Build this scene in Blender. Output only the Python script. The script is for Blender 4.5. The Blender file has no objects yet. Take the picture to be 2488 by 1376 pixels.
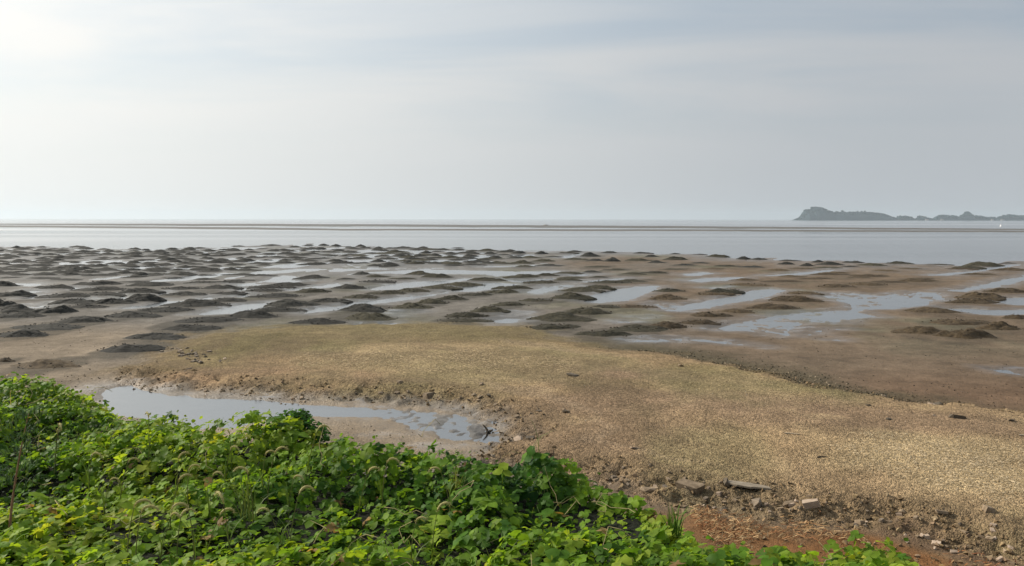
import bpy, bmesh, math, random
import numpy as np
from mathutils import Vector, Matrix

random.seed(7)
RNG = np.random.default_rng(11)
SC = bpy.context.scene
COL = SC.collection
R = math.radians

# ------------------------------------------------------------------ camera
W0, H0, FPX = 2488.0, 1376.0, 1953.0
CAM_H = 6.0
PITCH = math.atan((688 - 531.5) / FPX)
ROLL = R(0.07)
cam_d = bpy.data.cameras.new('camera')
cam_d.sensor_width = 36.0
cam_d.lens = 36.0 * FPX / W0
cam_d.clip_start = 0.1
cam_d.clip_end = 40000.0
cam = bpy.data.objects.new('camera', cam_d)
COL.objects.link(cam)
CM = Matrix.Rotation(math.pi / 2 - PITCH, 4, 'X') @ Matrix.Rotation(ROLL, 4, 'Z')
cam.matrix_world = Matrix.Translation((0, 0, CAM_H)) @ CM
SC.camera = cam

# ------------------------------------------------------------------ sky and sun
SUN_AZ, SUN_EL = -62.0, 33.0          # degrees from the view direction (to the left), height
sun_dir = Vector((math.sin(R(SUN_AZ)) * math.cos(R(SUN_EL)), math.cos(R(SUN_AZ)) * math.cos(R(SUN_EL)), math.sin(R(SUN_EL))))
world = bpy.data.worlds.new('World')
SC.world = world
world.use_nodes = True
nt = world.node_tree
nt.nodes.clear()


def N(tree, kind, **kw):
    n = tree.nodes.new(kind)
    for k, v in kw.items():
        if k == 'ins':
            for i, val in v.items():
                n.inputs[i].default_value = val
        else:
            setattr(n, k, v)
    return n


def L(tree, a, b):
    tree.links.new(a, b)


def math_node(tree, op, a, b=None, c=None, clamp=False):
    n = N(tree, 'ShaderNodeMath', operation=op, use_clamp=clamp)
    for i, v in enumerate((a, b, c)):
        if v is None:
            continue
        if isinstance(v, (int, float)):
            n.inputs[i].default_value = v
        else:
            L(tree, v, n.inputs[i])
    return n.outputs[0]


def mixcol(tree, fac, a, b, blend='MIX'):
    n = N(tree, 'ShaderNodeMix', data_type='RGBA', blend_type=blend)
    for sock, v in ((n.inputs[0], fac), (n.inputs[6], a), (n.inputs[7], b)):
        if isinstance(v, (int, float)):
            sock.default_value = v
        elif isinstance(v, (tuple, list)):
            sock.default_value = tuple(v) + ((1.0,) if len(v) == 3 else ())
        else:
            L(tree, v, sock)
    return n.outputs[2]


tc = N(nt, 'ShaderNodeTexCoord')
sky = N(nt, 'ShaderNodeTexSky', sky_type='NISHITA', sun_disc=False, sun_elevation=R(SUN_EL), sun_rotation=R(SUN_AZ))
sky.air_density, sky.dust_density, sky.ozone_density = 1.0, 2.0, 1.0
sep = N(nt, 'ShaderNodeSeparateXYZ')
L(nt, tc.outputs['Generated'], sep.inputs[0])
dz = math_node(nt, 'MAXIMUM', sep.outputs[2], 0.0)
den = math_node(nt, 'ADD', dz, 0.12)
px = math_node(nt, 'DIVIDE', sep.outputs[0], den)
py = math_node(nt, 'DIVIDE', sep.outputs[1], den)
comb = N(nt, 'ShaderNodeCombineXYZ')
L(nt, px, comb.inputs[0]); L(nt, py, comb.inputs[1])
mp = N(nt, 'ShaderNodeMapping', ins={'Rotation': (0, 0, R(-52)), 'Scale': (0.42, 1.0, 1.0), 'Location': (5.4, 2.3, 0)})
L(nt, comb.outputs[0], mp.inputs[0])
n1 = N(nt, 'ShaderNodeTexNoise', ins={'Scale': 1.0, 'Detail': 6.0, 'Roughness': 0.52, 'Distortion': 0.55})
L(nt, mp.outputs[0], n1.inputs['Vector'])
cl = N(nt, 'ShaderNodeMapRange', interpolation_type='SMOOTHSTEP', ins={1: 0.33, 2: 0.66, 3: 0.0, 4: 1.0})
L(nt, n1.outputs[0], cl.inputs[0])
# clouds dissolve into the haze near the horizon
lowfade = N(nt, 'ShaderNodeMapRange', interpolation_type='SMOOTHSTEP', ins={1: 0.035, 2: 0.26, 3: 0.0, 4: 1.0})
L(nt, sep.outputs[2], lowfade.inputs[0])
# forward-scattered light of the veiled sun
dot = N(nt, 'ShaderNodeVectorMath', operation='DOT_PRODUCT')
L(nt, tc.outputs['Generated'], dot.inputs[0])
dot.inputs[1].default_value = sun_dir
cpos = math_node(nt, 'MAXIMUM', dot.outputs['Value'], 0.0)
glow = math_node(nt, 'ADD', math_node(nt, 'MULTIPLY', math_node(nt, 'POWER', cpos, 1.8), 7.2),
                 math_node(nt, 'MULTIPLY', math_node(nt, 'POWER', cpos, 22.0), 2.0))
veil_c = mixcol(nt, 1.0, (4.72, 5.02, 5.32), (0, 0, 0), 'ADD')
gl = N(nt, 'ShaderNodeCombineXYZ')
L(nt, math_node(nt, 'MULTIPLY', glow, 1.02), gl.inputs[0]); L(nt, math_node(nt, 'MULTIPLY', glow, 0.97), gl.inputs[1]); L(nt, math_node(nt, 'MULTIPLY', glow, 0.84), gl.inputs[2])
veil = mixcol(nt, 1.0, veil_c, gl.outputs[0], 'ADD')
# veil thins where the cloud noise is low: blue-grey gaps
thin = mixcol(nt, 0.42, veil, sky.outputs[0])
thin = mixcol(nt, 1.0, thin, (0.90, 0.97, 1.02), 'MULTIPLY')
thick = mixcol(nt, 1.0, veil, (1.05, 1.03, 1.02), 'MULTIPLY')
clouded = mixcol(nt, cl.outputs[0], thin, thick)
skyc = mixcol(nt, lowfade.outputs[0], veil, clouded)
bg = N(nt, 'ShaderNodeBackground', ins={'Strength': 0.1})
L(nt, skyc, bg.inputs[0])
wo = N(nt, 'ShaderNodeOutputWorld')
L(nt, bg.outputs[0], wo.inputs[0])

sun_d = bpy.data.lights.new('sun', 'SUN')
sun_d.energy = 5.0
sun_d.angle = R(0.6)
sun_d.color = (1.0, 0.91, 0.78)
sun = bpy.data.objects.new('sun', sun_d)
COL.objects.link(sun)
sun.rotation_euler = sun_dir.to_track_quat('Z', 'Y').to_euler()

SC.view_settings.view_transform = 'Standard'
SC.view_settings.look = 'None'
SC.view_settings.gamma = 1.0
SC.view_settings.use_curve_mapping = False
SC.view_settings.exposure = 0.0
SC.render.engine = 'CYCLES'
SC.cycles.max_bounces = 6
SC.cycles.transparent_max_bounces = 8
SC.cycles.volume_bounces = 1
SC.cycles.use_denoising = True
SC.cycles.denoiser = 'OPENIMAGEDENOISE'

# ------------------------------------------------------------------ pixel -> place
CMn = np.array(CM.to_3x3())


def ground(u, v, z=0.0):
    """the point of the level z that the photograph shows at pixel (u, v)"""
    u = np.asarray(u, float); v = np.asarray(v, float)
    d = np.stack([(u - W0 / 2) / FPX, -(v - H0 / 2) / FPX, -np.ones_like(u)], -1) @ CMn.T
    t = (z - CAM_H) / np.minimum(d[..., 2], -1e-4)
    return d[..., 0] * t, d[..., 1] * t


def gp(pts, z=0.0):
    a = np.array(pts, float)
    x, y = ground(a[:, 0], a[:, 1], z)
    return np.stack([x, y], 1)


# ------------------------------------------------------------------ numpy noise
def _hash(ix, iy, s):
    h = (ix.astype(np.int64) * 374761393 + iy.astype(np.int64) * 668265263 + s * 974711) & 0xffffffff
    h = ((h ^ (h >> 13)) * 1274126177) & 0xffffffff
    return ((h ^ (h >> 16)) & 0xffff) / 65535.0


def vnoise(x, y, s=0):
    x = np.asarray(x, float); y = np.asarray(y, float)
    ix = np.floor(x); iy = np.floor(y)
    fx = x - ix; fy = y - iy
    fx = fx * fx * (3 - 2 * fx); fy = fy * fy * (3 - 2 * fy)
    a = _hash(ix, iy, s); b = _hash(ix + 1, iy, s); c = _hash(ix, iy + 1, s); d = _hash(ix + 1, iy + 1, s)
    return (a + (b - a) * fx) * (1 - fy) + (c + (d - c) * fx) * fy


def fbm(x, y, s=0, o=4, g=0.5):
    """about -1..1"""
    t = 0; a = 1.0; n = 0
    for i in range(o):
        t = t + a * (vnoise(x * 2 ** i + 17.3 * i, y * 2 ** i - 9.1 * i, s + i) * 2 - 1); n += a; a *= g
    return t / n * 1.6


def sstep(x, a, b):
    t = np.clip((x - a) / (b - a), 0, 1)
    return t * t * (3 - 2 * t)


def sdist(x, y, poly, margin=6.0):
    """signed distance, positive inside; far points get -margin"""
    shp = x.shape
    x = x.ravel(); y = y.ravel()
    out = np.full(x.shape, -margin)
    m = (x > poly[:, 0].min() - margin) & (x < poly[:, 0].max() + margin) & (y > poly[:, 1].min() - margin) & (y < poly[:, 1].max() + margin)
    if m.any():
        px_, py_ = x[m], y[m]
        d2 = np.full(px_.shape, 1e18); ins = np.zeros(px_.shape, bool)
        n = len(poly)
        for i in range(n):
            ax, ay = poly[i]; bx, by = poly[(i + 1) % n]
            ex, ey = bx - ax, by - ay
            t = np.clip(((px_ - ax) * ex + (py_ - ay) * ey) / (ex * ex + ey * ey + 1e-12), 0, 1)
            d2 = np.minimum(d2, (px_ - ax - t * ex) ** 2 + (py_ - ay - t * ey) ** 2)
            c = ((ay > py_) != (by > py_))
            with np.errstate(divide='ignore', invalid='ignore'):
                ins ^= c & (px_ < ex * (py_ - ay) / (ey if abs(ey) > 1e-12 else 1e-12) + ax)
        d = np.sqrt(d2)
        out[m] = np.where(ins, d, -np.minimum(d, margin))
    return out.reshape(shp)


# ------------------------------------------------------------------ what the photograph shows on the flat
Z1 = lambda pts, ox: [(ox + a / 2.928, 480 + b / 2.928) for a, b in pts]      # notes taken on enlarged strips of the photograph
PUD = []          # (polygon in pixels, patchiness)
for pts in (
    [(75, 615), (290, 612), (270, 630), (100, 632)], [(200, 655), (300, 660), (290, 680), (190, 680)],
    [(180, 720), (230, 695), (330, 700), (300, 722)], [(170, 775), (250, 780), (350, 755), (440, 765), (330, 775), (250, 797), (200, 790)],
    [(490, 640), (540, 635), (600, 645), (560, 660), (500, 655)], [(610, 720), (680, 730), (670, 742), (620, 735)],
    [(830, 715), (870, 690), (920, 715), (880, 727)], [(1100, 680), (1200, 675), (1215, 690), (1140, 697)],
    [(870, 795), (960, 775), (1050, 775), (1150, 735), (1360, 737), (1240, 765), (1080, 780), (1000, 790)],
    [(1420, 730), (1500, 702), (1560, 710), (1480, 728)],
    [(1400, 835), (1520, 800), (1700, 765), (1890, 750), (1980, 770), (1800, 800), (1640, 830), (1480, 840)],
    [(1670, 615), (1780, 612), (1830, 622), (1720, 638)], [(1670, 660), (1740, 643), (1800, 652), (1740, 670)],
    [(1670, 710), (1740, 685), (1820, 705), (1720, 712)], [(1930, 580), (2020, 558), (2110, 565), (2200, 595), (2000, 612), (1950, 605)],
    [(1980, 655), (2130, 640), (2290, 632), (2420, 610), (2430, 630), (2250, 650), (2050, 665)],
    [(2150, 830), (2250, 785), (2400, 780), (2500, 745), (2640, 735), (2560, 770), (2460, 800)],
):
    PUD.append((Z1(pts, 0), 0.15))
for pts, p in (
    ([(60, 770), (200, 735), (420, 712), (620, 690), (800, 660), (770, 680), (640, 700), (430, 735), (250, 760), (120, 770)], .25),
    ([(760, 660), (870, 620), (1100, 605), (1250, 620), (1100, 655), (900, 672), (820, 670)], .1),
    ([(180, 660), (350, 620), (560, 597), (760, 590), (930, 575), (900, 590), (640, 620), (400, 655)], .15),
    ([(1150, 580), (1280, 590), (1520, 575), (1500, 585), (1290, 605), (1160, 592)], .1),
    ([(1290, 675), (1450, 635), (1600, 620), (1690, 630), (1560, 655), (1400, 690)], .5),
    ([(1050, 550), (1300, 530), (1540, 525), (1500, 540), (1290, 550), (1100, 565)], .1),
    ([(1690, 740), (1780, 690), (1900, 660), (2100, 635), (2240, 630), (2240, 660), (2100, 705), (2040, 735), (1830, 755)], .15),
    ([(1050, 880), (1130, 860), (1300, 865), (1310, 885), (1200, 895), (1080, 893)], .45),
    ([(1120, 840), (1200, 820), (1290, 825), (1230, 850)], .9),
    ([(1660, 605), (1800, 590), (2040, 575), (1980, 585), (1780, 605)], .2),
    ([(1520, 560), (1700, 545), (1830, 548), (1700, 562)], .2),
    ([(2170, 755), (2300, 760), (2430, 772), (2520, 790), (2430, 815), (2290, 810), (2230, 780)], .7),
    ([(1940, 880), (2080, 882), (2060, 895), (1950, 895)], .5), ([(2050, 852), (2190, 850), (2180, 858)], .5),
    ([(2000, 1010), (2200, 1005), (2430, 1005), (2430, 1025), (2200, 1030), (2030, 1030)], .6),
    ([(370, 820), (440, 815), (570, 815), (440, 835), (400, 850)], .8),
    ([(60, 905), (140, 905), (150, 920), (90, 925)], .1), ([(270, 900), (370, 895), (390, 912), (290, 912)], .1),
    ([(850, 440), (1000, 420), (1100, 405), (1030, 430), (920, 450)], .1), ([(1220, 410), (1350, 405), (1350, 420), (1250, 430)], .1),
    ([(1560, 430), (1700, 390), (1700, 405), (1620, 430)], .1), ([(0, 470), (300, 440), (500, 400), (640, 392), (500, 425), (350, 450), (50, 485)], .2),
    ([(150, 425), (320, 405), (280, 420), (180, 435)], .2), ([(1000, 490), (1440, 482), (1400, 490), (1020, 498)], .2),
    ([(200, 495), (370, 488), (330, 500), (230, 505)], .2), ([(450, 520), (640, 510), (600, 522)], .2),
):
    PUD.append((Z1(pts, 830), p))
for pts, p in (
    ([(-40, 775), (150, 740), (320, 700), (480, 660), (620, 652), (740, 660), (650, 695), (500, 735), (300, 760), (200, 790), (30, 800)], .35),
    ([(960, 700), (1010, 680), (1200, 680), (1400, 700), (1620, 670), (1840, 680), (1850, 715), (1930, 725), (1760, 745), (1760, 770), (1500, 800),
      (1300, 800), (1260, 820), (1400, 850), (1200, 870), (1150, 900), (900, 890), (800, 930), (750, 960), (780, 985), (680, 985), (480, 955),
      (280, 950), (180, 940), (330, 900), (560, 860), (680, 830), (900, 815), (1180, 800), (1180, 760), (1100, 740)], .62),
    ([(1770, 775), (1900, 790), (2050, 790), (2200, 800), (2424, 800), (2700, 800), (2700, 830), (2424, 830), (2250, 840), (2080, 830), (1900, 805)], .15),
    ([(2200, 735), (2260, 720), (2424, 710), (2650, 700), (2650, 770), (2424, 770), (2300, 765)], .1),
    ([(1840, 665), (2000, 655), (2200, 605), (2424, 560), (2650, 510), (2650, 540), (2424, 590), (2200, 640), (1980, 670)], .05),
    ([(0, 1010), (150, 1010), (300, 1025), (480, 1050), (610, 1075), (500, 1060), (300, 1045), (100, 1025)], .6),
    ([(0, 590), (200, 575), (420, 570), (330, 590), (100, 605)], .1),
    ([(1740, 555), (1900, 540), (2050, 525), (2200, 485), (2380, 475), (2300, 500), (2100, 530), (1900, 555)], .05),
    ([(570, 560), (800, 540), (1000, 520), (1150, 505), (1000, 535), (800, 555)], .3),
    ([(0, 550), (150, 535), (220, 540), (60, 560)], .15),
    ([(930, 955), (1000, 940), (980, 960)], .5), ([(1040, 935), (1150, 935), (1100, 942)], .4), ([(860, 975), (980, 970), (900, 982)], .5),
    ([(1030, 1015), (1110, 1012), (1120, 1022)], .5), ([(160, 645), (280, 640), (250, 652)], .2),
    ([(2150, 1220), (2300, 1225), (2424, 1240), (2424, 1270), (2250, 1250)], .95),
):
    PUD.append((Z1(pts, 1660), p))
NEAR_POOL = [(255, 948), (300, 938), (400, 958), (520, 970), (640, 973), (760, 986), (900, 989), (1000, 993), (1080, 1001), (1150, 1012), (1200, 1032),
             (1245, 1062), (1235, 1076), (1180, 1083), (1100, 1076), (1030, 1056), (960, 1034), (900, 1016), (760, 1014), (640, 1024), (560, 1044), (400, 1040), (250, 1002)]
BAR = [(262, 912), (330, 895), (400, 850), (480, 815), (600, 803), (720, 795), (1000, 790), (1250, 796), (1400, 832), (1500, 852), (1650, 866), (1750, 888),
       (1850, 908), (1950, 932), (2050, 958), (2200, 984), (2488, 1014), (2900, 1060), (2950, 1540), (2488, 1392), (2300, 1328), (2150, 1292), (2000, 1270), (1850, 1250),
       (1720, 1228), (1560, 1212), (1430, 1180), (1250, 1150), (1130, 1130), (1190, 1100), (1262, 1078), (1215, 1030), (1160, 1004), (1080, 990), (1000, 978), (900, 975), (820, 970), (720, 970), (650, 958), (520, 952), (420, 945), (350, 936), (290, 926)]
EDGE = [(-600, 596), (-200, 596), (0, 598), (130, 600), (230, 603), (300, 607), (420, 606), (560, 599), (650, 594), (760, 591), (830, 597), (1050, 602), (1200, 607), (1400, 611), (1600, 616), (1760, 624),
        (1900, 632), (2050, 636), (2150, 640), (2250, 643), (2350, 648), (2400, 640), (2488, 640), (2800, 640), (3200, 640)]
CREST = [(-700, 905), (-200, 915), (0, 930), (100, 922), (180, 928), (250, 950), (265, 985), (350, 1000), (410, 985), (500, 1025), (560, 1045), (650, 1045), (740, 1035), (775, 1075),
         (800, 1100), (930, 1108), (1000, 1098), (1100, 1108), (1140, 1128), (1170, 1150), (1230, 1145), (1330, 1135), (1390, 1155), (1430, 1178), (1500, 1198), (1600, 1245), (1645, 1290),
         (1690, 1335), (1750, 1348), (1900, 1348), (2050, 1345), (2130, 1325), (2190, 1340), (2320, 1400), (2700, 1520)]
ZB = 3.92                                   # level of the top of the planted bank
pud_w = [(gp(p), k) for p, k in PUD]
pool_w = gp(NEAR_POOL)
bar_w = gp(BAR)
crest_w = gp(CREST, ZB + 0.18)
crest_w = np.vstack([crest_w, [[14, 2.2], [14, -20], [-30, -20], [-30, 12]]])
ex_, ey_ = ground([p[0] for p in EDGE], [p[1] for p in EDGE])
edge_a = ex_ / ey_


def edge_y(x, y):
    return np.interp(x / np.maximum(y, 1.0), edge_a, ey_)


def rowcoords(x, y):
    k = 0.45 + 0.3 * np.tanh(x / 25)
    return (x - k * y * 0.9), (y + k * x)


def bank_sd(x, y):
    return sdist(x, y, crest_w, 9.0)


def bank_h(x, y, sd):
    top = ZB - 0.05 + 0.10 * fbm(x * 0.5, y * 0.5, 91, 3) + 0.02 * np.clip(8 - y, -4, 20)
    face = top + np.minimum(sd, 0) * 1.05
    return np.where(sd > 0, top, face)


def fields(x, y):
    """height of the ground and the masks its colour follows"""
    ru, rv = rowcoords(x, y)
    h = 0.058 + 0.020 * fbm(x * 0.22, y * 0.22, 1, 3) + 0.010 * fbm(x * 1.4, y * 1.4, 5, 3)
    left = sstep(-x / np.maximum(y, 5), -0.10, 0.12)
    far = sstep(y, 52, 95)
    fur = fbm(ru / 2.6, rv / 11.0, 21, 3)
    h = h + far * (0.03 + 0.065 * left) * fur - far * left * 0.052 - far * (1 - left) * 0.016
    nz = fbm(x * 0.9, y * 0.55, 33, 4); nz2 = fbm(x * 1.9, y * 1.3, 39, 4, 0.6)
    wet = far * left * 0.8
    wetmax = np.full(x.shape, -6.0)
    near_id = np.full(x.shape, -1)
    for i, (poly, patch) in enumerate(pud_w):
        sc = float(np.clip(poly[:, 1].mean() / 60, 0.5, 2.0))
        sd = sdist(x, y, poly, 5.0) / sc
        up = sd > wetmax
        near_id = np.where(up & (sd > -1.6), i, near_id)
        wetmax = np.maximum(wetmax, sd)
        w = sstep(sd + 0.25 * nz + 0.30 * nz2, -0.55, 0.35)
        patch = min(1.0, patch + 0.12)
        deep = -0.055 + patch * 0.054 + (0.012 + 0.022 * patch) * nz + (0.006 + 0.045 * patch) * nz2
        h = h * (1 - w) + deep * w
    wet = np.maximum(wet, sstep(wetmax, -2.2, -0.1))
    # the sea floor beyond the edge of the flat
    s = (y - edge_y(x, y)) + 7.0 * fbm(ru / 5, rv / 14, 47, 3)
    sea = sstep(s, -5, 16)
    h = h * (1 - sea) - 0.42 * sea
    wet = np.maximum(wet, sstep(s, -30, 0))
    # pool in front of the bank
    sp = sdist(x, y, pool_w, 6.0)
    w = sstep(sp + 0.20 * nz2, -0.45, 0.5)
    east = sstep(x, -6.0, -3.0)
    d = -0.05 + 0.048 * east + (0.012 + 0.03 * east) * nz2 + 0.04 * east * fbm(x * 4.2, y * 2.6, 221, 3) + 0.014 * nz
    near_side = sstep(20.5 + 0.0 * x - y, -0.5, 3)
    h = h * (1 - w) + d * w
    wet = np.maximum(wet, sstep(sp, -2.2, -0.2))
    near_id = np.where(sp > -1.6, len(pud_w), near_id)
    # gravel bar
    sb = sdist(x, y, bar_w, 8.0) + 0.28 * fbm(x * 1.1, y * 1.1, 55, 4)
    sb = sb * np.clip(20.0 / np.maximum(y, 1), 0.25, 1)
    rise = (0.30 * sstep(sb, -0.3, 1.25) + 0.12 * sstep(sb, 0.3, 6)) * (1 - 0.45 * sstep(y, 26, 42))
    h = h + rise + sstep(sb, -.2, .3) * (0.035 * fbm(x * 0.7, y * 0.7, 61, 4) + 0.03)
    scarp = sstep(sb, -0.5, 0.05) * (1 - sstep(sb, 0.35, 1.3)) * sstep(34 - y, 0, 4)
    h = h + scarp * 0.11 * fbm(x * 2.2, y * 2.2, 66, 4, 0.62)
    wet = wet * (1 - sstep(sb, -0.3, 0.5))
    # planted bank
    sk = bank_sd(x, y)
    hb = bank_h(x, y, sk)
    m = sstep(sk, -4.6, -3.2)
    h = np.maximum(h, np.where(sk > -8.5, hb, -9))
    h = h + mound_skirt(x, y) * 0.045 * (1 - sstep(sb, -.3, .3))
    return dict(h=h, wet=wet, sb=sb, sk=sk, sp=sp, near=near_id, s=s, scarp=scarp, bank=sstep(hb - h, -0.15, 0.0), nz=nz, nz2=nz2, left=left)


def height(x, y):
    x = np.atleast_1d(np.asarray(x, float)); y = np.atleast_1d(np.asarray(y, float))
    return fields(x, y)['h']


PLACE = []


def mound_skirt(x, y):
    """the low apron of mud and weed each mound stands on, 0..1"""
    out = np.zeros(x.shape)
    if not PLACE:
        return out
    grid = x.ndim == 2
    for (mx, my, w_, d_) in PLACE:
        k = 0.40 + 0.30 * math.tanh(mx / 25)            # the rows run away from the shore, fanning to the right
        n = math.hypot(k, 1.0)
        ax, ay = k / n, 1.0 / n
        la, lp = max(1.9 * d_, 0.85 * w_), 0.57 * w_
        if grid:
            j0, j1 = np.searchsorted(y[:, 0], (my - la * 1.2, my + la * 1.2))
            if j1 <= j0:
                continue
            sub = (slice(j0, j1), slice(None))
            dx, dy = x[sub] - mx, y[sub] - my
        else:
            dx, dy = x - mx, y - my
        q = ((dx * ax + dy * ay) / la) ** 2 + ((dx * ay - dy * ax) / lp) ** 2
        val = np.clip(1.2 - q, 0, 1)
        if grid:
            out[sub] = np.maximum(out[sub], val)
        else:
            out = np.maximum(out, val)
    return out


# ------------------------------------------------------------------ mesh helpers
def np_mesh(name, verts, faces, smooth=False, cols=None, attrs=None):
    me = bpy.data.meshes.new(name)
    v = np.ascontiguousarray(verts, np.float32); f = np.ascontiguousarray(faces, np.int32)
    k = f.shape[1]
    me.vertices.add(len(v)); me.vertices.foreach_set('co', v.ravel())
    me.loops.add(f.size); me.loops.foreach_set('vertex_index', f.ravel())
    me.polygons.add(len(f)); me.polygons.foreach_set('loop_start', np.arange(0, f.size, k, dtype=np.int32))
    me.update(calc_edges=True)
    me.polygons.foreach_set('use_smooth', np.full(len(f), bool(smooth)))
    if cols is not None:
        a = me.attributes.new('col', 'FLOAT_COLOR', 'POINT')
        c = np.ones((len(v), 4), np.float32); c[:, :3] = cols
        a.data.foreach_set('color', c.ravel())
    for n, d in (attrs or {}).items():
        a = me.attributes.new(n, 'FLOAT', 'POINT')
        a.data.foreach_set('value', np.ascontiguousarray(d, np.float32))
    return me


def link(name, me, mat=None, parent=None, loc=None):
    o = bpy.data.objects.new(name, me)
    COL.objects.link(o)
    if mat is not None and me is not None and not me.materials:
        me.materials.append(mat)
    if parent is not None:
        o.parent = parent
    if loc is not None:
        o.location = loc
    return o


def tag(o, label=None, cat=None, group=None, kind=None):
    for k, v in (('label', label), ('category', cat), ('group', group), ('kind', kind)):
        if v:
            o[k] = v
    return o


# ------------------------------------------------------------------ materials
def new_mat(name):
    m = bpy.data.materials.new(name)
    m.use_nodes = True
    t = m.node_tree
    t.nodes.clear()
    out = N(t, 'ShaderNodeOutputMaterial')
    return m, t, out


def attr(t, name):
    return N(t, 'ShaderNodeAttribute', attribute_name=name)


def mat_ground():
    m, t, out = new_mat('shore_ground')
    c = attr(t, 'col'); w = attr(t, 'wet'); g = attr(t, 'grit')
    geo = N(t, 'ShaderNodeNewGeometry')
    na = N(t, 'ShaderNodeTexNoise', ins={'Scale': 1.3, 'Detail': 8.0, 'Roughness': 0.65})
    nb = N(t, 'ShaderNodeTexNoise', ins={'Scale': 9.0, 'Detail': 5.0, 'Roughness': 0.7})
    vo = N(t, 'ShaderNodeTexVoronoi', ins={'Scale': 13.0, 'Randomness': 1.0})
    vs = N(t, 'ShaderNodeTexVoronoi', ins={'Scale': 30.0, 'Randomness': 1.0})
    for n in (na, nb, vo, vs):
        L(t, geo.outputs['Position'], n.inputs['Vector'])
    f1 = N(t, 'ShaderNodeMapRange', ins={1: 0.25, 2: 0.75, 3: 0.72, 4: 1.28}); L(t, na.outputs[0], f1.inputs[0])
    f2 = N(t, 'ShaderNodeMapRange', ins={1: 0.25, 2: 0.75, 3: 0.70, 4: 1.30}); L(t, nb.outputs[0], f2.inputs[0])
    sv = N(t, 'ShaderNodeSeparateColor'); L(t, vo.outputs['Color'], sv.inputs[0])
    f3 = N(t, 'ShaderNodeMapRange', ins={1: 0.0, 2: 1.0, 3: 0.74, 4: 1.26}); L(t, sv.outputs[0], f3.inputs[0])
    sv2 = N(t, 'ShaderNodeSeparateColor'); L(t, vs.outputs['Color'], sv2.inputs[0])
    f4 = N(t, 'ShaderNodeMapRange', ins={1: 0.0, 2: 1.0, 3: 0.76, 4: 1.24}); L(t, sv2.outputs[1], f4.inputs[0])
    peb = math_node(t, 'MULTIPLY', f3.outputs[0], f4.outputs[0])
    pebm = math_node(t, 'ADD', math_node(t, 'MULTIPLY', math_node(t, 'SUBTRACT', peb, 1.0), g.outputs['Fac']), 1.0)
    k = math_node(t, 'MULTIPLY', math_node(t, 'MULTIPLY', f1.outputs[0], f2.outputs[0]), pebm)
    kc = N(t, 'ShaderNodeCombineXYZ')
    for i in range(3):
        L(t, k, kc.inputs[i])
    col = mixcol(t, 1.0, c.outputs['Color'], kc.outputs[0], 'MULTIPLY')
    p = N(t, 'ShaderNodeBsdfPrincipled', ins={'IOR': 1.4})
    L(t, col, p.inputs['Base Color'])
    r = N(t, 'ShaderNodeMapRange', ins={1: 0.0, 2: 1.0, 3: 0.92, 4: 0.42}); L(t, w.outputs['Fac'], r.inputs[0])
    rr = math_node(t, 'ADD', r.outputs[0], math_node(t, 'MULTIPLY', math_node(t, 'SUBTRACT', nb.outputs[0], 0.5), 0.35), clamp=True)
    L(t, rr, p.inputs['Roughness'])
    sp = N(t, 'ShaderNodeMapRange', ins={1: 0.0, 2: 1.0, 3: 0.12, 4: 0.5}); L(t, w.outputs['Fac'], sp.inputs[0])
    L(t, sp.outputs[0], p.inputs['Specular IOR Level'])
    hgt = math_node(t, 'ADD', math_node(t, 'MULTIPLY', nb.outputs[0], 0.05),
                    math_node(t, 'MULTIPLY', math_node(t, 'ADD', vo.outputs['Distance'], vs.outputs['Distance']), math_node(t, 'MULTIPLY', g.outputs['Fac'], -0.05)))
    b = N(t, 'ShaderNodeBump', ins={'Strength': 0.8, 'Distance': 1.0}); L(t, hgt, b.inputs['Height'])
    L(t, b.outputs[0], p.inputs['Normal'])
    fm = N(t, 'ShaderNodeMapping', ins={'Scale': (0.55, 0.9, 1.0)}); L(t, geo.outputs['Position'], fm.inputs[0])
    fn = N(t, 'ShaderNodeTexNoise', ins={'Scale': 1.0, 'Detail': 7.0, 'Roughness': 0.7}); L(t, fm.outputs[0], fn.inputs['Vector'])
    ff = N(t, 'ShaderNodeMapRange', interpolation_type='SMOOTHSTEP', ins={1: 0.50, 2: 0.66, 3: 0.0, 4: 0.85}); L(t, fn.outputs[0], ff.inputs[0])
    L(t, math_node(t, 'MULTIPLY', ff.outputs[0], w.outputs['Fac']), p.inputs['Coat Weight'])
    p.inputs['Coat Roughness'].default_value = 0.12
    p.inputs['Coat IOR'].default_value = 1.6
    L(t, p.outputs[0], out.inputs[0])
    return m


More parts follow.
